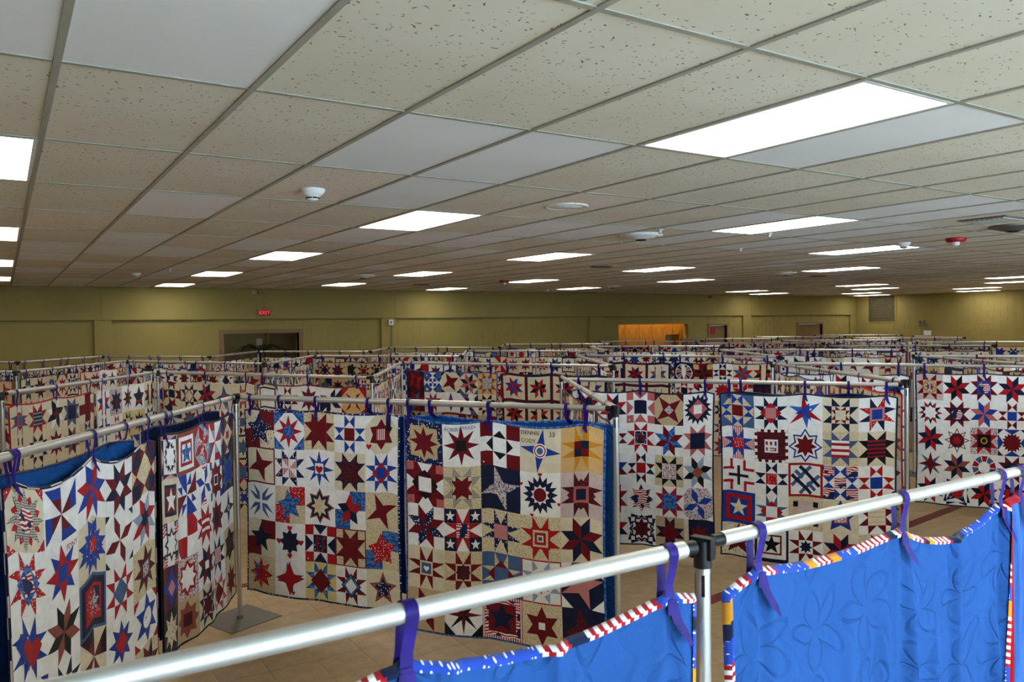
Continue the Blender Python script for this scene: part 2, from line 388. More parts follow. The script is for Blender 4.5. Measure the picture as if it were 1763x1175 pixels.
class Surf:
    """the hanging cloth: (u to the viewer's right, v down) -> local x, y, z; the front faces -y"""
    def __init__(s, w, h, ribs, sag, rng, amp=.018, endsag=.4, bulge=0.0, sagfall=.55, yoff=0.0):
        s.w, s.h, s.ribs, s.sag, s.endsag, s.sf, s.yoff = w, h, ribs, sag, endsag, sagfall, yoff
        s.wv = [(amp*rng.uniform(.5, 1.0), rng.uniform(.7, 1.3), rng.uniform(0, 6.28), rng.uniform(-.6, .6)), (amp*rng.uniform(.3, .6), rng.uniform(1.8, 2.6), rng.uniform(0, 6.28), rng.uniform(-1, 1)), (amp*.25, rng.uniform(4, 6), rng.uniform(0, 6.28), rng.uniform(-1, 1))]
        s.cr = []; s.on = False; s.bulge = bulge; s.bw = rng.uniform(-.02, .02), rng.uniform(0, 6.28)
    def sagv(s, u):
        r = s.ribs; out = np.zeros_like(u)
        for a, b in zip(r[:-1], r[1:]):
            t = np.clip((u-a)/(b-a), 0, 1); k = s.sag*(b-a)*2 if not isinstance(s.sag, (list, tuple)) else s.sag[r.index(a)]
            out += k*4*t*(1-t)*((u >= a) & (u <= b))
        out += s.endsag*np.clip(r[0]-u, 0, 1)+s.endsag*np.clip(u-r[-1], 0, 1); return out
    def __call__(s, u, v, off=0.0):
        u = np.asarray(u, float); v = np.asarray(v, float)
        x = (u-.5)*s.w*(1-.02*np.sin(np.pi*v)); z = s.h*(1-v)-s.sagv(u)*(1-s.sf*v)+s.bw[0]*np.sin(5*u+s.bw[1])*v
        y = np.zeros_like(u); fall = .25+.75*v
        for A, f, p, q in s.wv: y = y+A*np.sin(2*np.pi*f*u+p+q*v)*fall
        for r in s.ribs: y = y-.007*np.exp(-((u-r)/.022)**2)*np.exp(-v*3.2)
        y = y-s.bulge*np.sin(np.pi*u)*v
        for cu_, cd_, cw_, cl_, p0, p1 in (s.cr if s.on else ()): y = y+cd_*np.exp(-((u-cu_-cl_*v)/cw_)**2)*np.clip((v-p0)/.12, 0, 1)*np.clip((p1-v)/.12, 0, 1)
        return x, y+s.yoff-off, z
    def normal(s, u, v):
        e = 2e-3; a = np.stack(s(u+e, v), -1)-np.stack(s(u-e, v), -1); b = np.stack(s(u, v-e), -1)-np.stack(s(u, v+e), -1)
        n = np.cross(a, b); return n/np.linalg.norm(n, axis=-1, keepdims=True)
def sheet(name, S, nu, nv, mat, off, parent, flip=False, mats=None, u0=0, u1=1, v0=0, v1=1):
    uu, vv = np.meshgrid(np.linspace(u0, u1, nu+1), np.linspace(v0, v1, nv+1)); uu = uu.ravel(); vv = vv.ravel()
    x, y, z = S(uu, vv, off); V = np.stack([x, y, z], 1)
    F = []
    for j in range(nv):
        for i in range(nu):
            a = j*(nu+1)+i; q = (a, a+nu+1, a+nu+2, a+1); F.append(q[::-1] if flip else q)
    me = bpy.data.meshes.new(name); me.from_pydata(V.tolist(), [], F); me.materials.append(mat)
    me.polygons.foreach_set('use_smooth', [True]*len(F))
    uvl = me.uv_layers.new(name='UVMap'); idx = np.array(F).ravel(); uvl.data.foreach_set('uv', np.stack([uu[idx]*S.w, (1-vv[idx])*S.h], 1).astype('f').ravel())
    return link(name, me, parent)
def poly_mesh(name, V, F, cols, uv, N=None, mats=None):
    me = bpy.data.meshes.new(name); me.from_pydata(V.tolist(), [], F); keys = sorted(set(cols))
    for k in keys: me.materials.append(FAB[k] if k in FAB else k)
    ki = {k: i for i, k in enumerate(keys)}; me.polygons.foreach_set('material_index', [ki[c] for c in cols])
    me.polygons.foreach_set('use_smooth', [N is not None]*len(F))
    idx = np.concatenate([np.array(f) for f in F]); me.uv_layers.new(name='UVMap').data.foreach_set('uv', uv[idx].astype('f').ravel())
    if N is not None: me.normals_split_custom_set_from_vertices(N.tolist())
    return me
def binding(S, parent, col, width, thick, n, seq=None, mat=None):
    """a folded strip around the four edges"""
    pts = []
    for k in range(n): pts.append((k/n, 0, 0, 1))
    for k in range(n): pts.append((1, k/n, -1, 0))
    for k in range(n): pts.append((1-k/n, 1, 0, -1))
    for k in range(n): pts.append((0, 1-k/n, 1, 0))
    P = np.array(pts); N = len(P); wu, wv = width/S.w, width/S.h
    inn_u = np.clip(P[:, 0], wu, 1-wu); inn_v = np.clip(P[:, 1], wv, 1-wv)
    ou = P[:, 0]+(P[:, 0]-inn_u)*.12; ov = P[:, 1]+(P[:, 1]-inn_v)*.12
    rings = [S(inn_u, inn_v, thick*.55), S((inn_u+ou)/2, (inn_v+ov)/2, thick*.8), S(ou, ov, 0.0), S((inn_u+ou)/2, (inn_v+ov)/2, -thick*1.6), S(inn_u, inn_v, -thick*1.5)]
    V = np.concatenate([np.stack(r, 1) for r in rings]); F = []; C = []
    for i in range(N):
        j = (i+1) % N
        for r in range(4): F.append((r*N+i, (r+1)*N+i, (r+1)*N+j, r*N+j)[::-1]); C.append(col if seq is None else seq[(i+r) % len(seq)])
    uv = np.concatenate([np.stack([np.arange(N)*(S.w/n), np.full(N, .005*r)], 1) for r in range(5)])
    me = poly_mesh('binding', V, F, C, uv); me.polygons.foreach_set('use_smooth', [True]*len(F)); return link('binding', me, parent)
def ribbon(S, u, ztop, parent, rr=.02, w=.022, tail=0.0, slant=0.0, n=10, side=-1, drop=.03):
    """loop over the rail (ztop = local height of the rail's axis), sewn to the quilt's top edge; optional hanging tail"""
    x, y, z = [float(a) for a in S(np.array([u]), np.array([drop/S.h]))]
    ex = .014 if (side > 0 and tail) else 0.0; r = rr+.0035; path = [(x, y+side*(.008+ex), z)]
    path.append((x+slant*.3, side*(.012), (z+ztop)/2-.012))
    for k in range(n+1):
        t = -.35+(math.pi+.7)*k/n; path.append((x+slant, side*r*math.cos(t), ztop+r*math.sin(t)))
    path.append((x+slant*.3, -side*.012, (z+ztop)/2-.012)); path.append((x, y-side*.014, z))
    b = MB(); hw = w/2
    def strip(pp, ww):
        vs = []; m = len(pp)
        for i, p in enumerate(pp):
            k = ww if not isinstance(ww, list) else ww[i]
            vs += [(p[0]-k, p[1], p[2]), (p[0]+k, p[1], p[2])]
        b.add(vs, [(2*i, 2*i+1, 2*i+3, 2*i+2) for i in range(m-1)], M_RIB, True)
    strip(path, hw)
    if tail:
        q = [(x, y+side*(.010+ex), z+.02), (x-side*tail*.12, y+side*(.016+ex), z-tail*.3), (x-side*tail*.32, y+side*(.022+ex*1.3), z-tail*.7), (x-side*tail*.48, y+side*(.024+ex*1.5), z-tail)]
        strip(q, [hw, hw, hw*.9, hw*.25]); strip([(x, y+side*(.013+ex), z+.012), (x+.001, y+side*(.016+ex), z-.012)], hw*1.2)
    return b.build('hanging_ribbon', parent)

RNG = random.Random(11)
PAL = [('w', 'rnb', 'dbx'), ('c', 'dnr', 'nbs'), ('k', 'dnr', 'nsr'), ('w', 'drn', 'nbl'), ('t', 'dn', 'nsx'), ('c', 'rnx', 'dsb'), ('w', 'rbs', 'nrF')]
TPL = ['{a} pt:{b}:.25 sq:{c}:.25', '{a} le:{b}{c}', '{a} oh:{b}:.333 sq:{c}:.333', '{a} pt:{b}:.28 di:{c}:.28', '{a} st:{b}:8:.46:.26 st:{c}:8:.3:.18', '{a} st:{b}:4:.5:.18:20', '{a} st:{b}:5:.46:.2',
       '{a} pw:{b} @.5 pw:{c}', '{a} co:{b}:.333 oh:{c}:.333 sq:{b}:.333', 'q4:{a}{b} st:{c}:5:.42:.21', '{a} fr:{b}:0:.08 st:{c}:8:.36:.2', '{b} sq:{a}:.1 st:{c}:5:.36:.16', '{a} pt:{b}:.25 sq:{c}:.25 @.5 st:{a}:5:.4:.18',
       '{a} le:{b}{c}', '{a} pt:{b}{c}:.28 sq:{b}:.32', '{a} ct:{c}:.3 st:{b}:8:.44:.22', '{a} oh:{b}:.333 oi:{c}:.333 sq:{a}:.333', '{a} pt:{b}:.25 sq:{a}:.25 @.5 pt:{c}:.22 sq:{c}:.22', '{a} st:{b}{c}:8:.46:.24', '{b} oh:{a}:.333 sq:{c}:.333']
FNAME = {'w':'white','c':'cream','t':'tan','o':'apricot','g':'gold','G':'straw','r':'red','d':'maroon','p':'rose','n':'navy','b':'blue','s':'slate blue','l':'pale blue','x':'black','m':'rust','k':'cream print','N':'navy','R':'red','S':'striped','T':'striped','H':'striped','P':'plaid','F':'floral','B':'blue','Y':'flag print','Z':'pink','z':'mauve','D':'maroon','K':'cream','e':'blue','f':'floral'}
def rand_block(rng, pal):
    a, b, c = pal; x = rng.choice(b); y = rng.choice([q for q in c if q != x] or 'n'); a = a if rng.random() < .7 else rng.choice('wck')
    return rng.choice(TPL).format(a=a, b=x, c=y)
def rand_quilt(rng, sash=None):
    pal = rng.choice(PAL)
    return [[rand_block(rng, pal) for _ in range(5)] for _ in range(5)]

QN = 0
def quilt(P, t0, t1, side, h, spec, label, group, bind='n', bindw=.011, back=None, ribs=(.08, .5, .92), sag=.03, drop=.10, G=2, split=False, seed=0, amp=.018, endsag=.35, yoff=0.0, nu=16, hi=None, tails=False, seq=None, zr=None, bulge=0.0, backm=None, rr=.0225, rw=.022, keep=None, slants=None, sagfall=.55):
    """P = (rail start, rail end) as xy; t along it in metres; side = +1/-1 picks the side the patchwork faces"""
    a, b = Vector(P[0]), Vector(P[1]); d = (b-a).normalized()
    n = Vector((d.y, -d.x))*side                                     # outward normal of the front
    x = Vector((-n.y, n.x))                                          # viewer's right
    mid = a+d*((t0+t1)/2); w = t1-t0; zrail = HR if zr is None else zr
    root = empty('quilt', (mid.x, mid.y, zrail-drop-h), math.atan2(x.y, x.x))
    tag(root, label, 'quilt', group)
    rng = random.Random(1000+seed); S = Surf(w, h, list(ribs), sag, rng, amp, endsag, bulge, sagfall, -yoff)
    if hi:
        for q in range(9): S.cr.append((rng.random(), rng.uniform(.011, .026), rng.uniform(.009, .024), rng.uniform(-.05, .05), rng.uniform(-.2, .3), rng.uniform(.7, 1.3)))
        for q in ribs: S.cr += [(q+.012, .012, .012, .03, -.2, .5), (q-.02, .009, .016, -.06, -.2, .4)]
    nr, nc = len(spec), len(spec[0]); m = .012
    for r in range(nr):
        for c in range(nc):
            if keep is not None and (r, c) not in keep: continue
            D = block_geo(spec[r][c], G); blk = None
            if not split:
                vs, ls, F, C, base = [], [], [], [], 0
                for nm, (xy, la, f, cc) in D.items():
                    vs.append(xy); ls.append(la); F += [tuple(i+base for i in q) for q in f]; C += cc; base += len(xy)
                D2 = {'block': (np.concatenate(vs), np.concatenate(ls), F, C)}
            else:
                D2 = dict(D)
                
            for nm, (xy, la, F, C) in D2.items():
                u = m/w+(1-2*m/w)*(c+xy[:, 0])/nc; v = m/h+(1-2*m/h)*(r+1-xy[:, 1])/nr
                nrm = S.normal(u, v); seam = np.minimum(np.minimum(xy[:, 0], 1-xy[:, 0]), np.minimum(xy[:, 1], 1-xy[:, 1]))
                puff = .0022*np.minimum(1, seam*5)+la*.0008
                V = np.stack(S(u, v), 1)+nrm*puff[:, None]
                nm = nm.split('|')[0]
                me = poly_mesh(nm, V, F, C, xy*(w/nc)+np.array([[c*.37+seed*.13, r*.41]]), nrm if G > 3 else None)
                o = link(nm, me, root if nm == 'block' else blk)
                if nm == 'block': blk = o
    bm = back if back is not None else M_BACK_NAVY
    hu, hv = hi if hi else (nu, nu)
    S.on = True; iu, iv = bindw*.45/w, bindw*.45/h; sheet('backing', S, hu, hv, bm, -.011 if hi else -.008, root, flip=True, u0=iu, u1=1-iu, v0=iv, v1=1-iv)
    binding(S, root, bind, bindw, .0105 if hi else .006, (240 if hi else nu), seq)
    for i, u in enumerate(ribs):
        ribbon(S, u, drop+h+0.0, root, rr=rr, w=rw, tail=((.075 if tails == 'back' else .03)+.012*((i*7+seed) % 3)) if tails else 0.0, slant=(slants[i] if slants else 0.0), side=(1 if tails == 'back' else -1), n=14 if (G > 3 or hi) else 7)
    return root

# ------------------------------------------------------------------ the room
ctr = lambda i, j: ((i+.5)*U, (j+.5)*2*U)
I0, I1, J0, J1 = -11, 43, -7, 12
ceil = MB().box((X0-.1, YF-.1, ZC+.12), (X1+.1, Y1+2.9, ZC+.2), M_WALLF).build('ceiling'); tag(ceil, kind='structure')
LIGHTS = [(-1, 1), (-1, 4), (-1, 7), (-1, 10), (4, -1), (4, 2), (4, 5), (4, 8), (4, 11), (4, -4), (9, -2), (9, 1), (9, 4), (9, 7), (9, 10), (14, -1), (14, 2), (14, 5), (14, 8), (14, 11), (19, -2), (19, 1), (19, 4), (19, 7), (19, 10),
          (24, -1), (29, 1), (29, 4), (29, 7), (29, 10), (33, 2), (33, 5), (33, 8), (33, 11), (38, 1), (38, 4), (38, 7), (38, 10), (42, 2), (42, 5), (42, 8), (42, 11), (-6, -1), (-6, 2), (-6, 5), (-6, 8)]  # panels outside the picture are added as fill for the lighting
NEW = {(0, -1), (-1, -1), (2, 0), (3, 0), (3, 1), (1, 2), (5, -1), (6, 2), (7, 2), (9, 0), (10, 0), (5, 3), (6, 3), (0, 5), (1, 4), (0, 6), (1, 5), (2, 5), (8, 1), (9, 2), (10, 1), (11, 1), (4, 3), (3, 4), (1, 7), (0, 8), (11, 2), (12, 2), (7, 4)}
trng = random.Random(5)
tm = []
for k, m in enumerate(M_TILES): tm.append(MB().box((-U/2+.003, -U+.003, 0), (U/2-.003, U-.003, .016), m).mesh('ceiling_tile'))
cells = [(i, j) for i in range(I0, I1+1) for j in range(J0, J1+1) if (i, j) not in LIGHTS and ctr(i, j)[0]+U/2 < X1+.3 and ctr(i, j)[1] > YF-U and ctr(i, j)[1]-U < Y1]
def infront(i, j):
    x, y = ctr(i, j); d = Vector((x, y, ZC))-CAM; w = d.dot(_f)
    return w > .3 and abs(d.dot(_r2)/w*FPX) < 881+160 and d.dot(_u2)/w*FPX < 587+250
vis = sorted([c for c in cells if infront(*c)], key=lambda c: (Vector(ctr(*c))-CAM.xy).length)
parts = set(vis[:285]); field = MB()
for (i, j) in cells:
    k = 2 if (i, j) in NEW or ((i > 12 or j > 5) and trng.random() < .25) else (0 if j < 1 or (i+j) % 3 else 1)
    x, y = ctr(i, j)
    if (i, j) in parts: link('ceiling_tile', tm[k], ceil, (x, y, ZC))
    else: field.box((x-U/2+.003, y-U+.003, ZC), (x+U/2-.003, y+U-.003, ZC+.016), M_TILES[k])
tag(field.build('ceiling_tile_field', ceil), kind='stuff')
for i in range(I0, I1+2):
    if i*U < X1: MB().box((i*U-.012, YF, ZC-.006), (i*U+.012, Y1, ZC), M_GRID).build('grid_bar', ceil)
for j in range(J0+1, J1+2):
    if j*2*U < Y1 and j*2*U > YF: MB().box((X0, j*2*U-.012, ZC-.005), (X1, j*2*U+.012, ZC-.001), M_GRID).build('grid_bar', ceil)
pm = MB().box((-U/2+.03, -U+.03, -.004), (U/2-.03, U-.03, .004), M_PANEL).mesh('diffuser')
fm = MB()
for a, b in (((-U/2+.012, -U+.012), (U/2-.012, -U+.03)), ((-U/2+.012, U-.03), (U/2-.012, U-.012)), ((-U/2+.012, -U+.03), (-U/2+.03, U-.03)), ((U/2-.03, -U+.03), (U/2-.012, U-.03))): fm.box(a+(-.006,), b+(.02,), M_LFRAME)
fm.box((-U/2+.012, -U+.012, .02), (U/2-.012, U-.012, .06), M_LFRAME); fm = fm.mesh('light_frame')
_o = 'first second third fourth fifth sixth seventh eighth ninth tenth eleventh twelfth thirteenth fourteenth fifteenth sixteenth seventeenth eighteenth nineteenth'.split()
ORD = _o + ['twentieth'] + ['twenty-'+q for q in _o[:9]] + ['thirtieth'] + ['thirty-'+q for q in _o[:9]] + ['fortieth']
cols_ = sorted(set(i for i, j in LIGHTS))
for i, j in LIGHTS:
    x, y = ctr(i, j); e = empty('ceiling_light', (x, y, ZC)); link('light_frame', fm, e); link('diffuser', pm, e)
    rank = sorted(q for p, q in LIGHTS if p == i and infront(p, q)); vcols = [c for c in cols_ if any(infront(c, q) for p, q in LIGHTS if p == c)]
    if (i, j) == (4, -1): lab = 'large glowing fluorescent ceiling panel nearest the camera, at upper right'
    elif infront(i, j): lab = 'fluorescent panel, %s from the near end in the %s light column from left' % (ORD[rank.index(j)], ORD[vcols.index(i)])
    else: lab = 'added fluorescent panel outside the picture, %s place of the %s light column' % (ORD[sorted(q for p, q in LIGHTS if p == i).index(j)], ORD[cols_.index(i)])
    tag(e, lab, 'light', 'fluorescent ceiling panels')
# floor
fl = MB().box((X0-.1, YF-.1, -.2), (X1+.1, Y1+3, -.004), M_JOINT).build('floor'); tag(fl, kind='structure')
T = .3048; ftm = MB().box((-T/2+.001, -T/2+.001, -.004), (T/2-.001, T/2-.001, 0), M_FLOOR).mesh('floor_tile')
near = set(); ff = MB()
for i in range(int(X0/T), int(X1/T)+1):
    for j in range(int(YF/T)-1, int((Y1+2.8)/T)+1):
        x, y = (i+.5)*T, (j+.5)*T
        if -.3 < x < 3.6 and -.4 < y < 3.9 and len(near) < 290: near.add((i, j)); link('floor_tile', ftm, fl, (x, y, 0))
        else: ff.box((x-T/2+.001, y-T/2+.001, -.004), (x+T/2-.001, y+T/2-.001, 0), M_FLOOR)
tag(ff.build('floor_tile_field', fl), kind='stuff')
def strip(p, q, w, n):
    a, b = Vector(p), Vector(q); d = (b-a).normalized(); k = Vector((-d.y, d.x))*w/2; m = MB()
    m.add([(a-k).to_3d(), (b-k).to_3d(), (b+k).to_3d(), (a+k).to_3d()] + [Vector((*v, .0012)) for v in (a-k, b-k, b+k, a+k)], [(3,2,1,0), (4,5,6,7), (0,1,5,4), (1,2,6,5), (2,3,7,6), (3,0,4,7)], M_STRIPE)
    tag(m.build(n), kind='structure')
strip((4.1, 1.42), (9.6, 2.1), .12, 'trim_1'); strip((-.6, 3.98), (3.6, 3.92), .10, 'trim_2')

# walls: openings of the back wall (x0, x1, z1)
OPEN = [(3.93, 5.60, 2.05), (15.2, 18.05, 2.12), (18.98, 19.78, 2.05), (23.38, 24.72, 2.05)]
wb = MB()
xs = sorted([X0]+[a for a, b, z in OPEN]+[b for a, b, z in OPEN]+[X1+.2])
for a, b in zip(xs[:-1], xs[1:]):
    o = [q for q in OPEN if q[0] == a and q[1] == b]
    if o: wb.box((a, Y1, o[0][2] if a != 15.2 else 2.12), (b, Y1+.2, ZC+.12), M_WALL)
    else: wb.box((a, Y1, 0), (b, Y1+.2, ZC+.12), M_WALL)
wb.box((15.2, Y1, 0), (18.05, Y1+.2, 1.05), M_WALL)
wall_back = wb.build('wall_back'); tag(wall_back, kind='structure')
PIL = [(1.40, 1.72), (7.63, 8.0), (14.07, 14.54), (20.51, 20.88), (26.3, 26.6), (-5.4, -5.05)]
for a, b in PIL: MB().bbox((a, Y1-.07, 0), (b, Y1, 2.375), M_WALL, .004).build('pilaster', wall_back)
MB().bbox((X0, Y1-.072, 2.375), (X1, Y1, ZC), M_WALL, .004).build('beam', wall_back)
MB().box((X0, Y1-.076, 2.362), (X1, Y1-.0, 2.3745), plain('beam_shadow_paint', '6E6440', .8)).build('beam_shadow_strip', wall_back)  # darker strip paints in the shadow line below the beam
seams = MB()
for x in (1.55, 8.0, 14.5, 20.9): seams.box((x-.006, Y1-.078, 2.375), (x+.006, Y1-.071, ZC-.01), M_WALL)
seams.build('joint_cover', wall_back)
crs = MB(); z = 1.0
k = 0
while z < 2.36:
    x = X0+(k % 2)*.2
    while x < X1:
        a, b = x+.006, min(x+.394, X1); top = min(z+.193, 2.372)
        if not any(a < q[1]+.1 and b > q[0]-.1 and z < q[2]+.06 for q in OPEN) and not any(a < q[1] and b > q[0] for q in PIL): crs.box((a, Y1-.006, z+.004), (b, Y1+.01, top), M_WALL)
        x += .4
    z += .2; k += 1
tag(crs.build('block_course', wall_back), kind='stuff')
wr = MB().box((X1, YF-.1, 0), (X1+.2, Y1+.2, ZC+.12), M_WALL).build('wall_right'); tag(wr, kind='structure')
crs = MB(); z = 1.0; k = 0
while z < 3.0:
    y = YF+(k % 2)*.2
    while y < Y1-.4:
        if not (13.4 < y+.2 < 14.8 and z > 1.95): crs.box((X1-.006, y+.006, z+.004), (X1+.01, y+.394, min(z+.193, ZC-.01)), M_WALL)
        y += .4
    z += .2; k += 1
tag(crs.build('block_course', wr), kind='stuff')
MB().bbox((X1-.07, 9.1, 0), (X1, 9.5, ZC), M_WALL, .004).build('pilaster', wr)
wl = MB().box((X0-.2, YF-.1, 0), (X0, Y1+.2, ZC+.12), M_WALL).build('wall_left'); tag(wl, kind='structure')
wf = MB(); xs = [X0]+[v for a, b in WIN for v in (a+.04, b-.04)]+[X1]
for q in range(0, len(xs), 2): wf.box((xs[q], YF-.2, 0), (xs[q+1], YF, ZC+.12), M_WALLF)
for a, b in WIN: wf.box((a+.04, YF-.2, 0), (b-.04, YF, .6), M_WALLF); wf.box((a+.04, YF-.2, 2.8), (b-.04, YF, ZC+.12), M_WALLF)
tag(wf.build('wall_front'), kind='structure')
for q, (a, b) in enumerate(WIN):
    w = MB(); a += .04; b -= .04
    for p0, p1 in (((a, .6), (a+.05, 2.8)), ((b-.05, .6), (b, 2.8)), ((a+.05, .6), (b-.05, .65)), ((a+.05, 2.75), (b-.05, 2.8)), (((a+b)/2-.02, .65), ((a+b)/2+.02, 2.75))): w.box((p0[0], YF-.14, p0[1]), (p1[0], YF-.06, p1[1]), M_LFRAME)
    wo = w.build('window_%d' % (q+1)); tag(wo, kind='structure')
    MB().box((a+.05, YF-.105, .65), (b-.05, YF-.1, 2.75), M_GLASS).build('pane', wo)
# doors of the back wall
def frame(a, b, zt, name, w=.09):
    m = MB()
    m.bbox((a-w, Y1-.03, 0), (a, Y1+.15, zt+w), M_FRAME, .004); m.bbox((b, Y1-.03, 0), (b+w, Y1+.15, zt+w), M_FRAME, .004); m.bbox((a, Y1-.03, zt), (b, Y1+.15, zt+w), M_FRAME, .004)
    o = m.build(name); tag(o, kind='structure'); return o
frame(3.93, 5.60, 2.05, 'door_1')
for q, (a, b) in enumerate(((18.98, 19.78), (23.38, 24.72))):
    o = frame(a, b, 2.05, 'door_%d' % (q+2), .07)
    n = 1 if q == 0 else 2
    for s in range(n):
        u0 = a+(b-a)/n*s; u1 = a+(b-a)/n*(s+1)
        dl = MB().bbox((u0+.004, Y1+.06, .01), (u1-.004, Y1+.105, 2.045), M_DOOR, .004).build('door_leaf', o)
        MB().tube((u1-.08, Y1+.06, 1.0), (u1-.08, Y1+.0, 1.0), .01, M_PLATE, 8).tube((u1-.08, Y1+.01, 1.0), (u1-.19, Y1+.01, 1.0), .009, M_PLATE, 8).build('door_handle', dl)
sg = MB().bbox((19.0, Y1+.04, 1.80), (19.31, Y1+.06, 1.98), M_RED, .003); so = sg.build('red_notice'); tag(so, 'small red notice on the brown door beside the kitchen opening', 'sign')
# hall behind door 1 and kitchen behind the hatch
M_HALL = plain('hall_wall', '8F855C', .85); M_WHITEW = plain('kitchen_wall', 'BDB08A', .8)
h = MB(); h.box((2.6, Y1+2.6, 0), (7.2, Y1+2.7, 2.75), M_HALL); h.box((2.5, Y1+.2, 0), (2.6, Y1+2.7, 2.75), M_HALL); h.box((7.2, Y1+.2, 0), (7.3, Y1+2.7, 2.75), M_HALL); h.box((2.5, Y1+.2, 2.75), (7.3, Y1+2.7, 2.8), M_HALL)
h = h.build('wall_hall'); tag(h, kind='structure')
MB().bbox((5.55, Y1+2.50, 0), (5.65, Y1+2.6, 2.75), M_WALL, .004).build('pilaster', h); MB().bbox((4.15, Y1+2.5, 0), (4.22, Y1+2.6, 2.1), M_FRAME, .004).build('door_post', h)
h = MB(); h.box((14.4, Y1+.8, 0), (18.9, Y1+.9, 2.75), M_WHITEW); h.box((14.3, Y1+.2, 0), (14.4, Y1+.9, 2.75), M_WHITEW); h.box((18.85, Y1+.2, 0), (18.9, Y1+.8, 2.75), M_WHITEW); h.box((14.3, Y1+.2, 2.75), (18.9, Y1+.9, 2.8), M_WHITEW)
tag(h.build('wall_kitchen'), kind='structure')
area('hall_fill', (4.9, Y1+1.2, 2.7), (0, 0, 0), 1.2, .3, 3.5, (1, .9, .7))  # added fill light that brightens the hall
area('kitchen_fill', (16.8, Y1+.34, 2.7), (0, 0, 0), 3.4, .2, 40, (1, .86, .62))  # added warm fill light for the kitchen behind the hatch
kx = 15.35
for q in range(6):
    w_ = (.5, .55, .55, .55, .62, .45)[q]; zb = (1.1, 1.1, 1.1, 1.1, 1.78, 1.1)[q]
    e = empty('kitchen_cabinet', (kx+w_/2, Y1+.6, zb))
    MB().box((-w_/2, -.14, 0), (w_/2, .19, 2.34-zb), M_WOOD).build('body', e)
    n = 2 if q == 4 else 1
    for s in range(n):
        d0 = -w_/2+w_/n*s+.006; d1 = -w_/2+w_/n*(s+1)-.006; H = 2.34-zb
        dd = MB(); dd.box((d0, -.158, .01), (d0+.05, -.141, H-.01), M_WOOD); dd.box((d1-.05, -.158, .01), (d1, -.141, H-.01), M_WOOD); dd.box((d0+.05, -.158, .01), (d1-.05, -.141, .07), M_WOOD); dd.box((d0+.05, -.158, H-.07), (d1-.05, -.141, H-.01), M_WOOD); dd.box((d0+.05, -.148, .07), (d1-.05, -.141, H-.07), M_WOOD)
        dd = dd.build('cabinet_door', e); MB().lathe([(.012, 0), (.014, .012), (.006, .02)], (d0+.03 if s else d1-.03, -.168, .12), M_PLATE, 8).build('knob', dd)
    tag(e, 'orange oak wall cabinet, %s from the left in the kitchen hatch' % ORD[q], 'cabinet', 'oak cabinets seen through the kitchen hatch'); kx += w_
# palm in the hall
M_LEAF = plain('dark_palm_leaf', '1E2A16', .6); M_POT = plain('plant_pot', '3A2A20', .6)
pl = empty('potted_palm', (5.15, Y1+1.6, 0)); tag(pl, 'dark green palm plant in the hallway beyond the open double doorway', 'plant')
MB().lathe([(.15, 0), (.2, .35), (.19, .36), (.16, .33)], (0, 0, 0), M_POT).build('pot', pl)
MB().tube((0, 0, .3), (0, 0, 1.62), .03, M_POT, 8, .02).build('trunk', pl)
prng = random.Random(3)
for q in range(15):
    an = q*2.4; L = prng.uniform(.45, .7); up_ = prng.uniform(.35, .75); lf = MB(); pts = []
    for k in range(9):
        t = k/8; pts.append(Vector((math.cos(an)*L*t, math.sin(an)*L*t, 1.6+up_*t-1.0*t*t*up_)))
    for k in range(1, 8):
        d = (pts[k+1]-pts[k]).normalized(); sd = d.cross(Vector((0, 0, 1))).normalized()
        for s in (-1, 1):
            tip = pts[k]+sd*s*.17*(1-k/10)+d*.1-Vector((0, 0, .05)); lf.add([pts[k]-d*.016, pts[k]+d*.016, tip], [(0, 1, 2)], M_LEAF)
    lf.tube(pts[0], pts[4], .008, M_LEAF, 5); lf.tube(pts[4], pts[8], .006, M_LEAF, 5, .002); lf.build('frond', pl)
for q, zz in enumerate((1.72, 1.52)):
    tag(MB().bbox((5.28+.04, Y1+2.585, zz), (5.47, Y1+2.598, zz+.17), M_WHITE, .002).build('wall_notice'), 'white paper notice on the hallway wall, %s of two' % ('upper' if q == 0 else 'lower'), 'notice')
# exit sign
ex = empty('exit_sign', (4.80, Y1-.09, 2.42)); tag(ex, 'lit red EXIT sign on a rod above the open doorway', 'sign')
MB().bbox((-.15, -.03, 0), (.15, .02, .19), plain('sign_case', '8A7A62', .5), .006).build('case', ex)
MB().box((-.125, -.034, .025), (.125, -.0301, .165), plain('sign_face', '9C3A34', .6)).build('face', ex)
MB().tube((0, 0, .19), (0, 0, ZC-2.42-.01), .006, M_WALL, 8).build('rod', ex)
MB().lathe([(.03, 0), (.03, .015), (.012, .03)], (0, 0, .19), M_FRAME, 12).build('cap', ex)
M_EXIT = emis('exit_letters', (1, .05, .05, 1), 1.3); lt = MB()
tw = text_polys('EXIT', 0, 0, .12); mx = max(p[0] for q in tw for p in q)
for q in tw: lt.add([(x-mx/2, -.0346, z+.055) for x, z in q], [tuple(range(len(q)))], M_EXIT)
lt.build('lettering', ex)
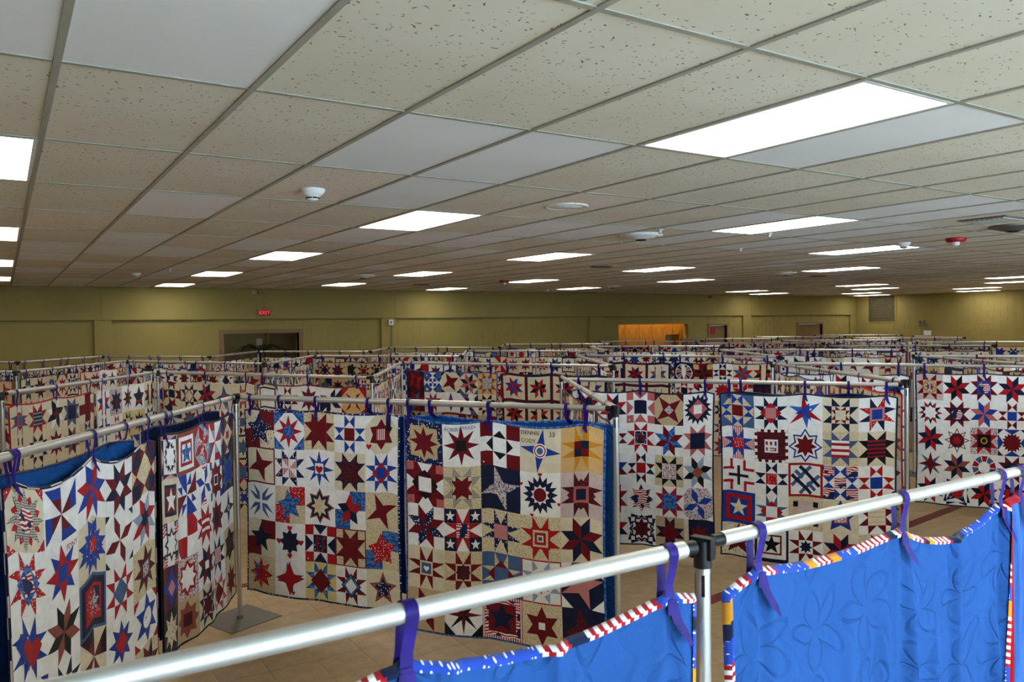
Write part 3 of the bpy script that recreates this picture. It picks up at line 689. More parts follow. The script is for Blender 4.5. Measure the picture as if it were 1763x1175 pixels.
# small wall things
e = empty('security_camera', (4.58, Y1-.075, 2.93)); tag(e, 'small white camera on the yellow beam left of the exit sign rod', 'camera')
MB().bbox((-.03, -.02, 0), (.03, 0, .09), M_WHITE, .004).build('mount', e); MB().tube((.0, -.02, .05), (.05, -.13, .02), .028, M_WHITE, 10).build('camera_body', e); MB().tube((.05, -.13, .02), (.056, -.143, .016), .02, M_DARK, 10).build('lens', e)
e = empty('security_camera', (18.9, Y1-.075, 2.93)); tag(e, 'small dark camera on the back wall beam, right of the kitchen hatch', 'camera')
MB().bbox((-.03, -.02, 0), (.03, 0, .1), M_FRAME, .004).build('mount', e); MB().tube((0, -.02, .05), (0, -.13, .02), .026, M_FRAME, 10).build('camera_body', e)
e = empty('switch_box', (7.86, Y1-.075, 2.2)); tag(e, 'grey metal electrical box with conduit on the second pilaster', 'switch')
MB().bbox((-.06, -.06, 0), (.06, 0, .13), M_WHITE, .006).build('box', e); MB().box((-.02, -.065, .03), (.02, -.058, .1), M_PLATE).build('cover', e); MB().tube((.03, -.02, 0), (.03, -.02, -1.6), .011, M_PLATE, 8).build('conduit', e)
e = empty('wall_vent', (X1-.002, 14.08, 2.12)); tag(e, 'large square louvred vent high on the right wall', 'vent')
MB().box((-.015, -.56, -.05), (0, .56, .93), M_WALL).build('surround', e); MB().box((-.02, -.5, 0), (-.0151, .5, .9), M_DARK).build('duct', e)
slm = MB().box((-.05, -.5, 0), (-.02, .5, .006), plain('vent_slat', 'A09568', .5), Matrix.Rotation(.5, 4, 'Y')).mesh('slat')
for q in range(22): link('slat', slm, e, (0.005, 0, .0+.04*q))
e = empty('wall_clock_box', (X1-.006, 12.53, 1.93)); e.name = 'emergency_light'; tag(e, 'small grey emergency light on the right wall', 'light')
MB().bbox((-.08, -.12, 0), (0, .12, .14), M_PLATE, .01).build('case', e)
for s in (-1, 1): MB().tube((-.06, s*.07, .14), (-.1, s*.09, .19), .035, M_PLATE, 10).build('lamp_head', e)
tag(MB().bbox((X1-.05, 12.25, 1.62), (X1-.006, 12.5, 1.78), M_WHITE, .006).build('paper_dispenser'), 'small white box on the right wall below the emergency light', 'box')
# ceiling things
def smoke(x, y, lab, s=1.0, col=None):
    e = empty('smoke_detector', (x, y, ZC)); tag(e, lab, 'detector')
    c = col or M_WHITE
    MB().lathe([(.072*s, 0), (.072*s, -.012*s), (.06*s, -.03*s)], (0, 0, 0), c).build('base', e)
    MB().lathe([(.06*s, -.03*s), (.04*s, -.044*s), (.034*s, -.062*s), (.02*s, -.068*s)], (0, 0, 0), c).build('sensor_head', e)
    sl = MB()
    for q in range(8): sl.box((-.012*s, -.038*s, -.058*s), (.012*s, -.033*s, -.050*s), M_DARK, Matrix.Rotation(math.pi/4*q, 4, 'Z'))
    sl.build('vent_slots', e)
smoke(1.49, 1.95, 'white smoke detector on the ceiling tile left of centre', 1.05)
smoke(8.41, 2.25, 'white smoke detector beside the long light panel near the red strobe')
smoke(1.6, 10.6, 'small white smoke detector near the back wall at left')
smoke(11.43, 13.5, 'small dark dome detector on the ceiling near the back wall', .9)
def strobe(x, y, lab):
    e = empty('fire_strobe', (x, y, ZC)); tag(e, lab, 'alarm')
    MB().lathe([(.10, 0), (.105, -.02), (.085, -.045)], (0, 0, 0), M_RED).build('base', e); MB().lathe([(.04, -.045), (.035, -.075), (.018, -.085)], (0, 0, 0), M_WHITE).build('lens', e)
strobe(8.45, 1.69, 'red fire strobe on the ceiling at far right'); strobe(8.21, 10.4, 'red fire strobe on the ceiling near the back wall')
def diffuser(x, y, lab, r=.2, c=M_WHITE):
    e = empty('air_diffuser', (x, y, ZC)); tag(e, lab, 'vent')
    for q, rr in enumerate((r, r*.72, r*.46)): MB().lathe([(rr, 0), (rr*1.02, -.012), (rr*.8, -.03-.012*q), (rr*.74, -.024-.012*q)], (0, 0, 0), c).build('cone_ring', e)
    MB().lathe([(r*.25, -.02), (r*.25, -.06), (.01, -.065)], (0, 0, 0), M_DARK).build('core', e)
diffuser(5.12, 2.96, 'round white air diffuser standing proud of the ceiling at centre', .21)
diffuser(11.62, 6.4, 'round white air diffuser on the ceiling at right, beyond the light panels'); diffuser(5.01, 9.82, 'round white air diffuser near the back wall, left of centre'); diffuser(7.81, .82, 'dark round air diffuser at the right edge of the picture', .2, M_PLATE); diffuser(11.8, 11.38, 'flat round air diffuser near the back wall, right of centre')
e = empty('ceiling_speaker', (3.34, 1.78, ZC)); tag(e, 'flush round cream ceiling speaker right of the smoke detector', 'speaker')
MB().lathe([(.16, 0), (.162, -.008), (.15, -.012), (.142, -.006)], (0, 0, 0), M_TILES[0]).build('rim', e); MB().lathe([(.142, -.004), (.09, -.008), (.085, -.012), (.04, -.012), (.001, -.016)], (0, 0, 0), M_WHITE).build('grille', e)
e = empty('return_vent', (7.12, .66, ZC)); tag(e, 'grey rectangular return vent in the ceiling at right', 'vent')
MB().box((-.2, -.2, -.01), (.2, .2, .0), M_PLATE).build('frame', e)
for q in range(9): MB().box((-.17, -.17+.04*q, -.022), (.17, -.15+.04*q, -.0101), M_GRID).build('slat', e)
for q, (x, y) in enumerate(((7.55, 6.57), (13.21, 6.88), (7.33, 12.3))):
    e = empty('recessed_vent', (x, y, ZC)); tag(e, 'dark low ceiling vent, %s' % ('nearest of three dark vents in the middle', 'rightmost of the dark vents', 'dark vent closest to the back wall')[q], 'vent')
    MB().lathe([(.17, 0), (.17, -.012), (.13, -.02)], (0, 0, 0), M_PLATE).build('rim', e); MB().lathe([(.13, -.015), (.001, -.018)], (0, 0, 0), M_DARK).build('core', e)
for q, (x, y) in enumerate(((4.99, 2.55), (6.22, 2.31), (7.22, 3.56), (1.9, 9.5))):
    e = empty('sprinkler_head', (x, y, ZC)); tag(e, 'tiny metal sprinkler head on the ceiling, %s from the camera' % ORD[q] if q < 3 else 'tiny metal sprinkler head near the back wall at left', 'sprinkler')
    MB().lathe([(.03, 0), (.03, -.006), (.012, -.01), (.01, -.035)], (0, 0, 0), M_WHITE, 10).build('escutcheon', e); MB().lathe([(.022, -.036), (.022, -.04)], (0, 0, 0), M_PLATE, 10).build('deflector', e)

# ------------------------------------------------------------------ racks
ROWS = {
 1: [(-.30, .73), (1.29, 3.18), (2.94, .77), (4.40, 3.32), (6.11, .84), (7.70, 3.5), (9.1, .9), (10.62, 3.44), (12.1, .9)],
 2: [(-1.75, 7.2), (-.18, 4.76), (1.38, 7.30), (2.92, 4.48), (4.52, 7.25), (5.95, 4.39), (7.6, 7.3), (9.16, 4.54), (10.85, 7.25), (12.45, 4.7), (13.8, 7.1), (15.5, 4.75), (16.95, 7.1), (18.4, 4.7)],
 3: [(-1.5, 11.1), (-.03, 8.69), (1.52, 11.19), (2.94, 8.37), (4.46, 10.78), (6.14, 8.42), (7.55, 10.8), (9.01, 8.2), (10.75, 10.95), (12.4, 8.6), (13.9, 10.75), (15.39, 8.35), (16.9, 10.7), (18.4, 8.4), (19.9, 10.7), (21.4, 8.4), (22.9, 10.7)],
 4: [(-1.4, 14.0), (.03, 12.11), (1.44, 13.99), (2.93, 11.85), (4.42, 14.27), (6.01, 11.92), (7.42, 14.28), (9.06, 11.95), (10.62, 14.3), (12.25, 12.0), (13.85, 14.4), (15.3, 11.95), (16.9, 14.35), (18.6, 12.2), (20.1, 14.3), (21.6, 12.1), (23.1, 14.3), (24.6, 12.1)]}
ROWN = {1: 'nearest zigzag row', 2: 'second zigzag row', 3: 'third zigzag row', 4: 'farthest zigzag row'}
PM = {}
def pole(x, y, z, label, rz=0.0, near=False, group='rack poles'):
    key = (round(z, 3), near)
    if key not in PM:
        up = MB().tube((0, 0, .006), (0, 0, z-.035), .0175, M_POLE, 20 if near else 10).mesh('upright')
        bp = MB().bbox((-.215, -.215, 0), (.215, .215, .007), M_PLATE, .002).tube((0, 0, .007), (0, 0, .03), .024, M_PLATE, 12).mesh('base_plate')
        hb = MB().tube((0, 0, z-.05), (0, 0, z+.012), .021, M_BLACK, 14, .02); hb.box((-.012, -.026, z-.03), (.012, .026, z+.02), M_BLACK)
        sl = MB()
        for q in range(4): sl.box((.0155, -.004, z-.115), (.018, .004, z-.065), M_DARK, Matrix.Rotation(math.pi/2*q+.5, 4, 'Z'))
        PM[key] = (up, bp, hb.mesh('hub'), sl.mesh('slots'))
    up, bp, hb, sl = PM[key]; e = empty('rack_pole', (x, y, 0), rz); tag(e, label, 'pole', group)
    for m in (up, bp, hb, sl): link(m.name.split('.')[0], m, e)
    return e
def rail(p, q, zp, zq, label, split=.6, r1=.0205, r2=.0175, n=14, group='cross rails', gap=.05):
    a = Vector((*p, zp)); b = Vector((*q, zq)); d = (b-a).normalized(); L = (b-a).length
    e = empty('cross_rail', (a+b)/2, 0); tag(e, label, 'rail', group); a, b = -d*(L/2-gap), d*(L/2-gap); mid = a+(b-a)*split
    MB().tube(a+d*.012, mid, r1, M_RAIL, n).build('outer_tube', e); MB().tube(mid, b-d*.012, r2, M_RAIL, n).build('inner_tube', e)
    for s, t in ((a, 1), (b, -1)): MB().tube(s-d*.021*t, s+d*.0125*t, r2*.9, M_BLACK, 10).build('end_hook', e)
    MB().tube(mid-d*.012, mid+d*.002, r1*1.04, M_POLE, n).build('collar', e)
    return e
# ---- what hangs on the near racks
Q_M1 = [['q4:Kd st:N:5:.46:.24', 'w ct:B:.36 st:r:8:.46:.2 ci:B:.17', 'k pt:d:.25 sq:d:.25', 'w oh:b:.333 sq:d:.333', 'c ct:w:.3 st:d:6:.4:.26 sq:S:.36 ba:x:.66:.6:.8:1 he:r:.12:.2:.09'],
 ['c fr:d:0:.04 st:d:4:.47:.17:18', 'w pt:N:.25 @.5 pw:S', 'w st:b:8:.48:.19 sq:w:.36 he:r:.5:.48:.13', 'c pt:n:.25 sq:n:.22 @.8 pt:D:.25 sq:D:.25', 'w pt:b:.3 di:r:.28 sq:b:.36'],
 ['w kx:s', 'q4:kR st:B:5:.44:.22:10', 'w st:m:8:.48:.3 st:n:8:.41:.26 st:k:8:.3:.17', 'q4:wB st:rn:5:.44:.23', 'k st:d:4:.52:.17:24'],
 ['q4:cd st:n:5:.42:.19', 'w st:n:8:.36:.24 he:r:.5:.87:.09 he:r:.5:.12:.09 he:r:.13:.5:.09 he:r:.87:.5:.09', 'w co:r:.27 et:n:.26 sq:N:.27 ba:d:.36:.27:.45:.73 ba:d:.55:.27:.64:.73', 'k fr:d:0:.03 pt:d:.25 sq:d:.25', 'q4:kB st:R:5:.44:.26:5'],
 ['k st:R:8:.44:.24 ba:B:.28:.3:.42:.75 st:r:5:.3:.14', 'w st:b:4:.46:.14:14 st:r:4:.47:.2:2 he:r:.62:.12:.06', 'G pt:B:.28 di:d:.33', 'w pt:d:.3 di:n:.33 ^45 sq:B:.3 @.7 sq:w:.3 ', 'c st:m:5:.44:.2 st:N:5:.3:.14']]
Q_M2 = [['t fr:N:0:.14 di:t:.46 st:d:8:.38:.19 ', 'w st:d:8:.48:.2 sq:x:.37 tx:s:.06:.84:.12:ROBERT tx:s:.5:.88:.11:PERAZA', 'w co:d:.333 oi:x:.333 oh:w:.333', 'c st:b:4:.52:.15:-8 ci:w:.17 ci:r:.145 ci:w:.115 ci:s:.08 tx:x:.03:.86:.13:DENNIS tx:x:.03:.68:.13:CODY tx:x:.72:.82:.15:33', 'o pt:g:.333 sq:d:.333 @.34 q4:dn'],
 ['d co:p:.2 et:w:.3 oi:x:.3 sq:w:.33', 'k pt:P:.25 sq:k:.25 @.56 pt:d:.2 sq:d:.2', 'n st:F:4:.54:.17:16', 'w st:n:16:.44:.3 st:n:8:.4:.22 st:w:10:.24:.17 ci:d:.16 ct:w:.12 he:r:.5:.97:.06 he:r:.03:.72:.05 he:r:.97:.3:.05 he:r:.3:.03:.05', 'c fr:z:0:.3 pt:D:.32 di:p:.34 oi:D:.32 sq:n:.38 co:w:.0'],
 ['w le:dN', 'w co:n:.333 ks:w:.333 pt:r:.333 sq:Y:.333', 'k pt:N:.333 sq:Z:.333', 'k pt:r:.3 sq:r:.26 sq:k:.31 sq:r:.36 sq:k:.42 sq:b:.46', 'c le:dn'],
 ['c pt:d:.33 sq:s:.37 he:w:.5:.5:.08', 'k pt:d:.3 di:n:.2 sq:D:.34', 'k co:s:.333 et:s:.333 oi:d:.333 sq:s:.333', 'w fr:r:0:.03 pt:l:.28 oi:w:.28 @.62 st:r:8:.44:.26', 'n st:Z:4:.54:.18:20 ct:w:.28'],
 ['t le:dt st:d:5:.3:.14', 'w st:dx:8:.5:.14 ct:x:.3', 'Y fr:S:0:.06 sq:d:.16 st:n:5:.34:.17', 'k st:d:6:.45:.24 sq:w:.42', 'n st:D:4:.5:.2:10 ct:n:.3']]
Q_R1 = [['w pt:d:.25 sq:n:.25', 'w le:rn', 'w co:p:.25 et:p:.25 pt:w:.25 sq:n:.28', 't ct:D:.25 st:d:4:.54:.2:40 di:F:.16', 'w st:n:16:.49:.34 di:p:.32 sq:w:.36'],
 ['w le:rb', 'w oh:d:.333 sq:n:.333', 'w pt:r:.27 sq:N:.3 di:d:.14', 'w le:dB', 'w pt:p:.25 sq:n:.25'],
 ['c pt:x:.25 sq:d:.25', 'w le:bd', 'w oh:dn:.333 sq:r:.333', 'k pt:x:.25 sq:f:.27', 'w le:xl di:m:.2'],
 ['w st:n:5:.44:.2', 'w pt:r:.25 sq:n:.25', 'w st:Y:8:.47:.28', 'w pt:r:.25 sq:B:.25', 'f le:bf ct:w:.2'],
 ['c pt:d:.25 sq:d:.25', 'w le:rx', 'w pt:n:.12 st:n:12:.46:.36 st:w:12:.36:.3 st:D:8:.36:.22', 't oh:n:.333 sq:d:.333 oi:d:.333', 'n st:d:8:.4:.2 ba:c:.0:.0:.16:1']]
Q_R2 = [['k fr:d:.0:.015 ct:s:.4 oh:b:.333 sq:d:.333', 'w pt:n:.3 di:r:.32 sq:Z:.34', 'w st:e:3:.52:.13:66 st:r:3:.56:.12:6 st:b:3:.3:.1:96', 'c pt:n:.25 sq:c:.25 @.52 pt:d:.22 sq:c:.22', 'w pt:nR:.3 sq:Z:.3 sq:b:.36'],
 ['w ba:b:.333:0:.667:1 ba:b:0:.333:1:.667 et:S:.3 sq:R:.333', 'D cr:w sq:w:.3 ba:r:.33:.53:.4:.64 ba:r:.46:.53:.53:.64 ba:b:.6:.52:.66:.65 ba:Y:.46:.35:.65:.47 ba:s:.34:.36:.4:.46', 'w st:b:8:.5:.34 st:w:8:.43:.28 st:d:8:.34:.2', 'k pt:s:.25 sq:w:.25 ba:r:.25:.25:.75:.33 ba:r:.25:.42:.75:.5 ba:r:.25:.6:.75:.68', 'c pt:x:.25 sq:T:.25'],
 ['w ba:r:.24:.68:.32:.98 ba:r:.02:.66:.36:.74 ba:r:.64:.66:.72:.98 ba:r:.66:.66:.98:.74 ba:r:.24:.02:.32:.34 ba:r:.02:.26:.34:.34 ba:r:.66:.26:.98:.34 ba:r:.66:.02:.74:.34 ba:x:.46:.2:.54:.8 ba:x:.2:.46:.8:.54', 'w oh:n:.333 sq:R:.333', 'r sq:w:.07 ^45 ba:s:.1:.28:.9:.38 ba:s:.1:.62:.9:.72 ba:n:.28:.1:.38:.9 ba:n:.62:.1:.72:.9 ba:s:.44:.1:.54:.9 ^0 ci:w:.1', 'w co:Y:.333 oh:b:.333 sq:Y:.333', 'w oh:r:.333 sq:b:.333'],
 ['b sq:r:.1 sq:b:.23 st:c:5:.29:.12', 'w pt:s:.333 oi:r:.333 sq:w:.333', 'k sq:z:.13 ba:x:.14:.7:.28:.86 ba:x:.72:.7:.86:.86 ba:x:.14:.14:.28:.3 ba:x:.72:.14:.86:.3 ba:k:.3:.45:.7:.55', 'c st:b:5:.5:.25 sq:r:.3 sq:f:.33', 'w pt:d:.26 sq:c:.26 ba:t:.27:.34:.73:.36 ba:t:.27:.5:.73:.52 ba:t:.27:.64:.73:.66'],
 ['K st:d:5:.52:.22 st:D:5:.4:.18', 'w fr:n:.0:.07 fr:d:.2:.25 st:x:5:.3:.12', 'w pt:d:.3 st:n:8:.2:.12', 'c le:rn', 'k oh:d:.333 sq:n:.333']]
Q_RR = [['o pt:p:.333 fr:z:0:.3 pt:d:.25 ci:g:.27 ci:F:.2 st:d:8:.17:.1', 'w le:rx', 'w pt:d:.25 sq:b:.25 ci:Y:.22', 'w le:rn', 'w pt:d:.25 sq:r:.25'],
 ['w st:nr:12:.47:.28 st:w:8:.28:.2', 'w pt:d:.25 sq:n:.25 ci:Y:.21', 'w le:bp', 'w oh:d:.333 sq:b:.333', 'w le:rn'],
 ['w le:rn', 'w st:d:8:.48:.27 st:w:8:.41:.22 ci:D:.28 st:r:8:.2:.1', 'f pt:r:.25 sq:x:.25 ci:g:.13 ci:x:.08', 'w st:d:16:.38:.28 ct:n:.2 et:b:.2', 'w le:bd'],
 ['w st:s:4:.52:.12:45 st:d:4:.47:.14:0', 'w le:mn', 'w rg:rs:10:.22:.44', 'w pt:d:.25 sq:n:.25', 'w le:xr'],
 ['w le:rn', 'w pt:n:.12 st:N:4:.52:.22:40 di:r:.26', 'w le:rx', 'w pt:n:.25 sq:r:.25', 'w le:rb']]
Q_L1 = [['c ct:R:.2 st:R:8:.42:.3:22 st:P:8:.5:.26 ci:Y:.2', 'w @.92 pw:b @.55 pw:d', 'w le:br', 'w le:nd ct:w:.2 di:w:.16', 'k oh:d:.333 co:n:.333 ct:d:.2'],
 ['w pt:R:.28 di:B:.33 ^20 sq:Y:.34', 'w st:b:4:.5:.2:45 st:r:4:.52:.2:4 sq:b:.36 tx:r:.62:.84:.13:FDNY', 'c oh:b:.333 st:b:8:.42:.22 sq:R:.37', 'w le:dw ct:n:.15', 'w le:rl st:n:8:.24:.12'],
 ['w pt:b:.3 he:b:.44:.52:.34 he:r:.56:.46:.28', 'w le:xm', 'n fr:s:0:.06 sq:r:.18 sq:R:.24 ba:n:.46:.42:.74:.76 st:F:5:.22:.1', 'w pt:r:.27 di:s:.28', 'k st:D:8:.48:.25 sq:F:.36'],
 ['w st:b:4:.5:.18:20 ct:b:.2', 'w pt:n:.28 sq:w:.3', 'c pw:x @.6 pw:d', 'w st:b:8:.44:.24 di:r:.24', 'w ct:r:.2 st:b:6:.5:.26 ci:w:.2 tx:x:.36:.5:.1:34'],
 ['w le:rb', 'c pt:d:.25 sq:n:.25', 'w oh:b:.333 sq:r:.333', 'w st:n:5:.46:.2', 'k le:dn']]
Q_L2 = [['w fr:S:0:.1 st:x:16:.36:.28 st:w:8:.3:.2 pt:n:.1', 'm sq:w:.1 sq:r:.2 sq:w:.28 st:B:5:.3:.13', 'l le:rf ct:r:.3', 'w pw:rs @.6 pw:lr', 'c co:n:.333 oh:d:.333 ba:r:.4:.4:.6:.6'],
 ['c sq:n:.14 sq:d:.22 st:w:5:.3:.13', 'w pt:b:.28 sq:w:.28 pw:bd ', 'w ba:Y:.4:0:.6:1 le:wb', 'w st:d:8:.5:.34 co:b:.2 sq:w:.36 sq:n:.4', 'n pt:s:.25 sq:b:.25'],
 ['w co:Y:.3 st:n:8:.4:.26 st:w:8:.3:.19', 'w co:r:.2 oh:b:.333 q4:wr ct:w:.24', 'w pt:r:.27 sq:r:.27 ba:w:.27:.36:.73:.44 ba:w:.27:.56:.73:.64', 'w st:d:8:.5:.3 di:n:.2', 'w st:n:4:.48:.14 di:w:.1 ci:r:.05'],
 ['D st:b:4:.5:.24 di:Z:.2', 'f st:r:8:.44:.32 st:w:8:.34:.22', 'w le:nd sq:w:.4', 'w pt:n:.3 sq:S:.3', 'k st:x:6:.48:.3 st:D:6:.3:.16'],
 ['x st:K:8:.46:.24', 't st:m:8:.46:.3 sq:D:.34', 'c pt:n:.25 st:D:8:.34:.2', 'w pt:p:.25 di:d:.3', 'k st:d:8:.48:.24']]
Q_S1 = [['n sq:c:.06 @.74 le:%s' % ('rn', 'xr', 'rn', 'bm', 'rb')[(r+c) % 5] if (r+c) % 2 else 'd sq:c:.06 @.74 le:%s' % ('rb', 'nr', 'rn', 'rx', 'nb')[(2*r+c) % 5] for c in range(4)] for r in range(4)]
Q_L21 = [['c pt:s:.333 oi:r:.333 sq:s:.34', 'c pt:r:.26 sq:H:.26', 'c le:nw st:x:4:.44:.2:30 di:d:.16', 'c pt:d:.25 st:s:8:.5:.3:22 sq:n:.26', 'c ba:d:.36:0:.7:1 ba:d:0:.3:1:.66 co:c:.3'],
 ['c oh:x:.333', 'c pt:n:.25 sq:c:.25', 'c st:d:8:.46:.24 di:s:.2', 'c le:nm', 'k oh:b:.333 sq:n:.333'],
 ['c oh:x:.333 sq:r:.333', 'c pt:x:.25 sq:d:.25 ba:c:.25:.45:.75:.55', 'c st:d:8:.48:.26 di:s:.2', 'c pt:n:.25 sq:m:.25', 'k le:dn'], *rand_quilt(random.Random(77))[:2]]
Q_L22 = [['w le:rb', 'f st:n:8:.48:.28 di:d:.16', 'w st:D:8:.46:.2', 'w st:n:5:.48:.24 ba:r:.3:.3:.7:.4', 'c le:xd'], ['w le:bn', 'w oh:r:.333 sq:b:.333', 'G pt:n:.28 sq:G:.3', 'G st:x:8:.44:.22 di:w:.16', 'w pt:n:.25 sq:w:.25'], *rand_quilt(random.Random(78))[:3]]
Q_A21 = [['c oh:d:.333 sq:n:.333 et:d:.2', 'c pt:n:.25 di:d:.3 @.6 di:c:.4', 'c le:rn', 'c st:s:4:.5:.2:10 ci:m:.14', 'c oh:d:.333 oi:p:.333'], *rand_quilt(random.Random(79))[:4]]
Q_A22 = [['w fr:c:0:.06 fr:x:.1:.16 ct:s:.2', 'w oh:d:.333 sq:n:.333 oi:w:.333', 'w st:d:8:.48:.24 sq:b:.3', 'w le:rn pw:wn', 'o st:nd:8:.48:.16 ct:r:.3'], ['w le:bn', 'w oh:r:.333 sq:n:.333', 'w pt:d:.25 sq:b:.25', 'w pt:r:.3 ci:Z:.26', 'o le:nd'], *rand_quilt(random.Random(80))[:3]]
Q_D21 = [['D st:r:4:.5:.22:30 ct:n:.3', 'w co:s:.3 oh:b:.3 sq:b:.3 ba:w:.46:0:.54:1 ba:w:0:.46:1:.54 sq:r:.46', 'c st:d:4:.52:.2:30 ct:x:.2', 'c le:pn ct:s:.26', 'o pt:m:.25 sq:F:.25'], ['D le:rs', 'w pt:r:.3 sq:s:.3', 'w st:b:4:.48:.16 di:r:.2', 'w pw:sn @.6 pw:dw', 'c pt:x:.25 sq:c:.25'], *rand_quilt(random.Random(81))[:3]]
Q_E22 = [['n ci:w:.46 rg:np:12:.12:.42 ci:w:.1', 'o le:dx et:d:.2', 'w oh:n:.333 sq:d:.333', 'c le:rs', 'c le:xr'], ['w oh:r:.333 sq:x:.333', 'w co:r:.3 pt:n:.3', 'w st:r:12:.44:.3', 'k co:r:.25 le:wr', 'n st:d:8:.44:.2'], *rand_quilt(random.Random(82))[:3]]
seg = lambda r, k: (ROWS[r][k], ROWS[r][k+1])
# nearest zigzag row, five seen best
quilt(seg(1, 0), .20, 1.60, 1, 1.43, Q_L1, 'bright white and blue star quilt with dotted binding, frontmost at lower left', 'quilts on the nearest zigzag row', 'n', back=M_BACK_NAVY, G=6, split=True, seed=1, ribs=(.05, .5, .91), sag=.085, drop=.105, amp=.02, tails=True, seq=['n', 'n', 'z'])
quilt(seg(1, 0), 1.65, 2.86, 1, 1.36, Q_L2, 'dark-bound quilt of many small red and blue blocks, left of the plated pole', 'quilts on the nearest zigzag row', 'x', back=M_BACK_NAVY, G=6, split=True, seed=2, ribs=(.04, .5, .95), sag=.03, drop=.10, amp=.03, tails=True)
quilt(seg(1, 1), .08, 1.415, 1, 1.36, Q_M1, 'navy-bound cream quilt with a dotted navy star at its top left corner', 'quilts on the nearest zigzag row', 'N', back=M_BACK_ROYAL, G=6, split=True, seed=3, ribs=(.05, .49, .94), sag=.02, drop=.075, amp=.015, tails=True, bulge=.02)
quilt(seg(1, 1), 1.445, 2.86, 1, 1.44, Q_M2, 'blue-edged quilt with a gold star at its top right, in the centre front', 'quilts on the nearest zigzag row', 'B', back=M_BACK_ROYAL, G=6, split=True, seed=4, ribs=(.03, .45, .91), sag=.045, drop=.09, amp=.014, tails=True)
quilt(seg(1, 3), .10, 1.46, 1, 1.47, Q_R1, 'white quilt with a spiky navy sunburst at its top right corner', 'quilts on the nearest zigzag row', 'n', back=M_BACK_NAVY, G=5, split=True, seed=5, ribs=(.06, .5, .94), sag=.035, drop=.085, amp=.012, zr=1.645, tails=True)
quilt(seg(1, 3), 1.50, 2.95, 1, 1.48, Q_R2, 'navy-bound white quilt with a red and blue pinwheel star in its top row', 'quilts on the nearest zigzag row', 'n', back=M_BACK_NAVY, G=5, split=True, seed=6, ribs=(.06, .5, .94), sag=.03, drop=.085, amp=.009, zr=1.645, tails=True)
quilt(seg(1, 5), 1.55, 2.88, 1, 1.46, Q_RR, 'navy-bound white quilt with a sunflower block at its top left, at the right edge', 'quilts on the nearest zigzag row', 'n', back=M_BACK_NAVY, G=5, split=True, seed=7, ribs=(.07, .5, .94), sag=.02, drop=.075, amp=.01, tails=True)
quilt(seg(1, 5), .06, 1.50, 1, 1.44, rand_quilt(random.Random(31)), 'pieced quilt on the sunflower quilt\'s rail, to its left', 'quilts on the nearest zigzag row', 'n', G=3, seed=8)
for q, (k, t0, t1, bk, lab) in enumerate(((0, .1, 1.5, M_BACK_ROYAL, 'blue back of a quilt hung behind the frontmost left quilt'), (1, .25, 1.4, M_BACK_ROYAL, 'royal blue back of a quilt hung behind the polka-dot star quilt'), (1, 1.45, 2.9, M_BACK_ROYAL, 'bright blue back of a quilt hung behind the gold star quilt'), (3, 1.5, 2.84, M_BACK_NAVY, 'navy back of a quilt hung behind the red and blue pinwheel quilt'), (0, 1.6, 2.8, M_BACK_NAVY, 'dark blue back of a quilt hung behind the small-block quilt'))):
    quilt(seg(1, k), t0, t1, -1, (1.4, 1.24, 1.40, 1.40, 1.3)[q], rand_quilt(random.Random(200+q)), lab, 'quilts hung back to back on the nearest zigzag row', 'nbBnn'[q], back=bk, G=2, seed=50+q, sag=.02, drop=.065 if q == 4 else .085, yoff=.085, amp=.004, endsag=.12, ribs=(.2, .86), zr=1.645 if k == 3 else None)
# generic quilts for the rest
SPEC = {(2, 1): (Q_L21, Q_L22, 'r', 'c'), (2, 2): (Q_A21, Q_A22, 'c', 'd'), (2, 4): (Q_D21, Q_S1, 'b', 'n'), (2, 6): (Q_S1, Q_E22, 'n', 'n')}
BIND = 'rndbnxrcn'
used = {}
def side_of(P):
    a, b = Vector(P[0]), Vector(P[1]); d = b-a; c = CAM.xy-a; n = Vector((d.y, -d.x)); return 1 if n.dot(c) > 0 else -1
for r in (1, 2, 3, 4):
    cnt = 0
    for k in range(len(ROWS[r])-1):
        if r == 1 and k in (0, 1, 3, 5): continue
        P = seg(r, k); L = (Vector(P[1])-Vector(P[0])).length; sd = side_of(P); w = (L-.2)/2
        for h in (0, 1):
            if r == 1 and k >= 6 and False: continue
            t0, t1 = (.17 if (r, k) == (1, 2) else .08, .08+w) if h == 0 else (.12+w, .12+2*w)
            rng = random.Random(r*1000+k*10+h); sp = SPEC.get((r, k)); spec = sp[h] if sp else rand_quilt(rng); bd = sp[2+h] if sp else rng.choice(BIND)
            first = spec[0][0] if sd == 1 else spec[0][0]
            pieces = parse(first); bg = FNAME[pieces[0][2]]; nm = pieces[-1][2]; cnt += 1
            lab = '%s-bound %s and %s quilt, %s from the left in the %s' % (FNAME[bd].split()[0], bg.split()[0], FNAME[nm] if FNAME[nm] != bg else 'striped', ORD[cnt-1], ROWN[r])
            quilt(P, t0, t1, sd, 1.4+rng.uniform(-.04, .06), spec, lab, 'quilts on the '+ROWN[r], bd, back=rng.choice([M_BACK_NAVY, M_BACK_ROYAL, M_BACK_CREAM]), G=4 if r == 1 else (3 if r == 2 and sp else 2), seed=100+r*40+k*2+h, sag=rng.uniform(.015, .04), drop=rng.uniform(.075, .105), nu=12 if r < 3 else 8, amp=.02, ribs=(.07, .5, .93))
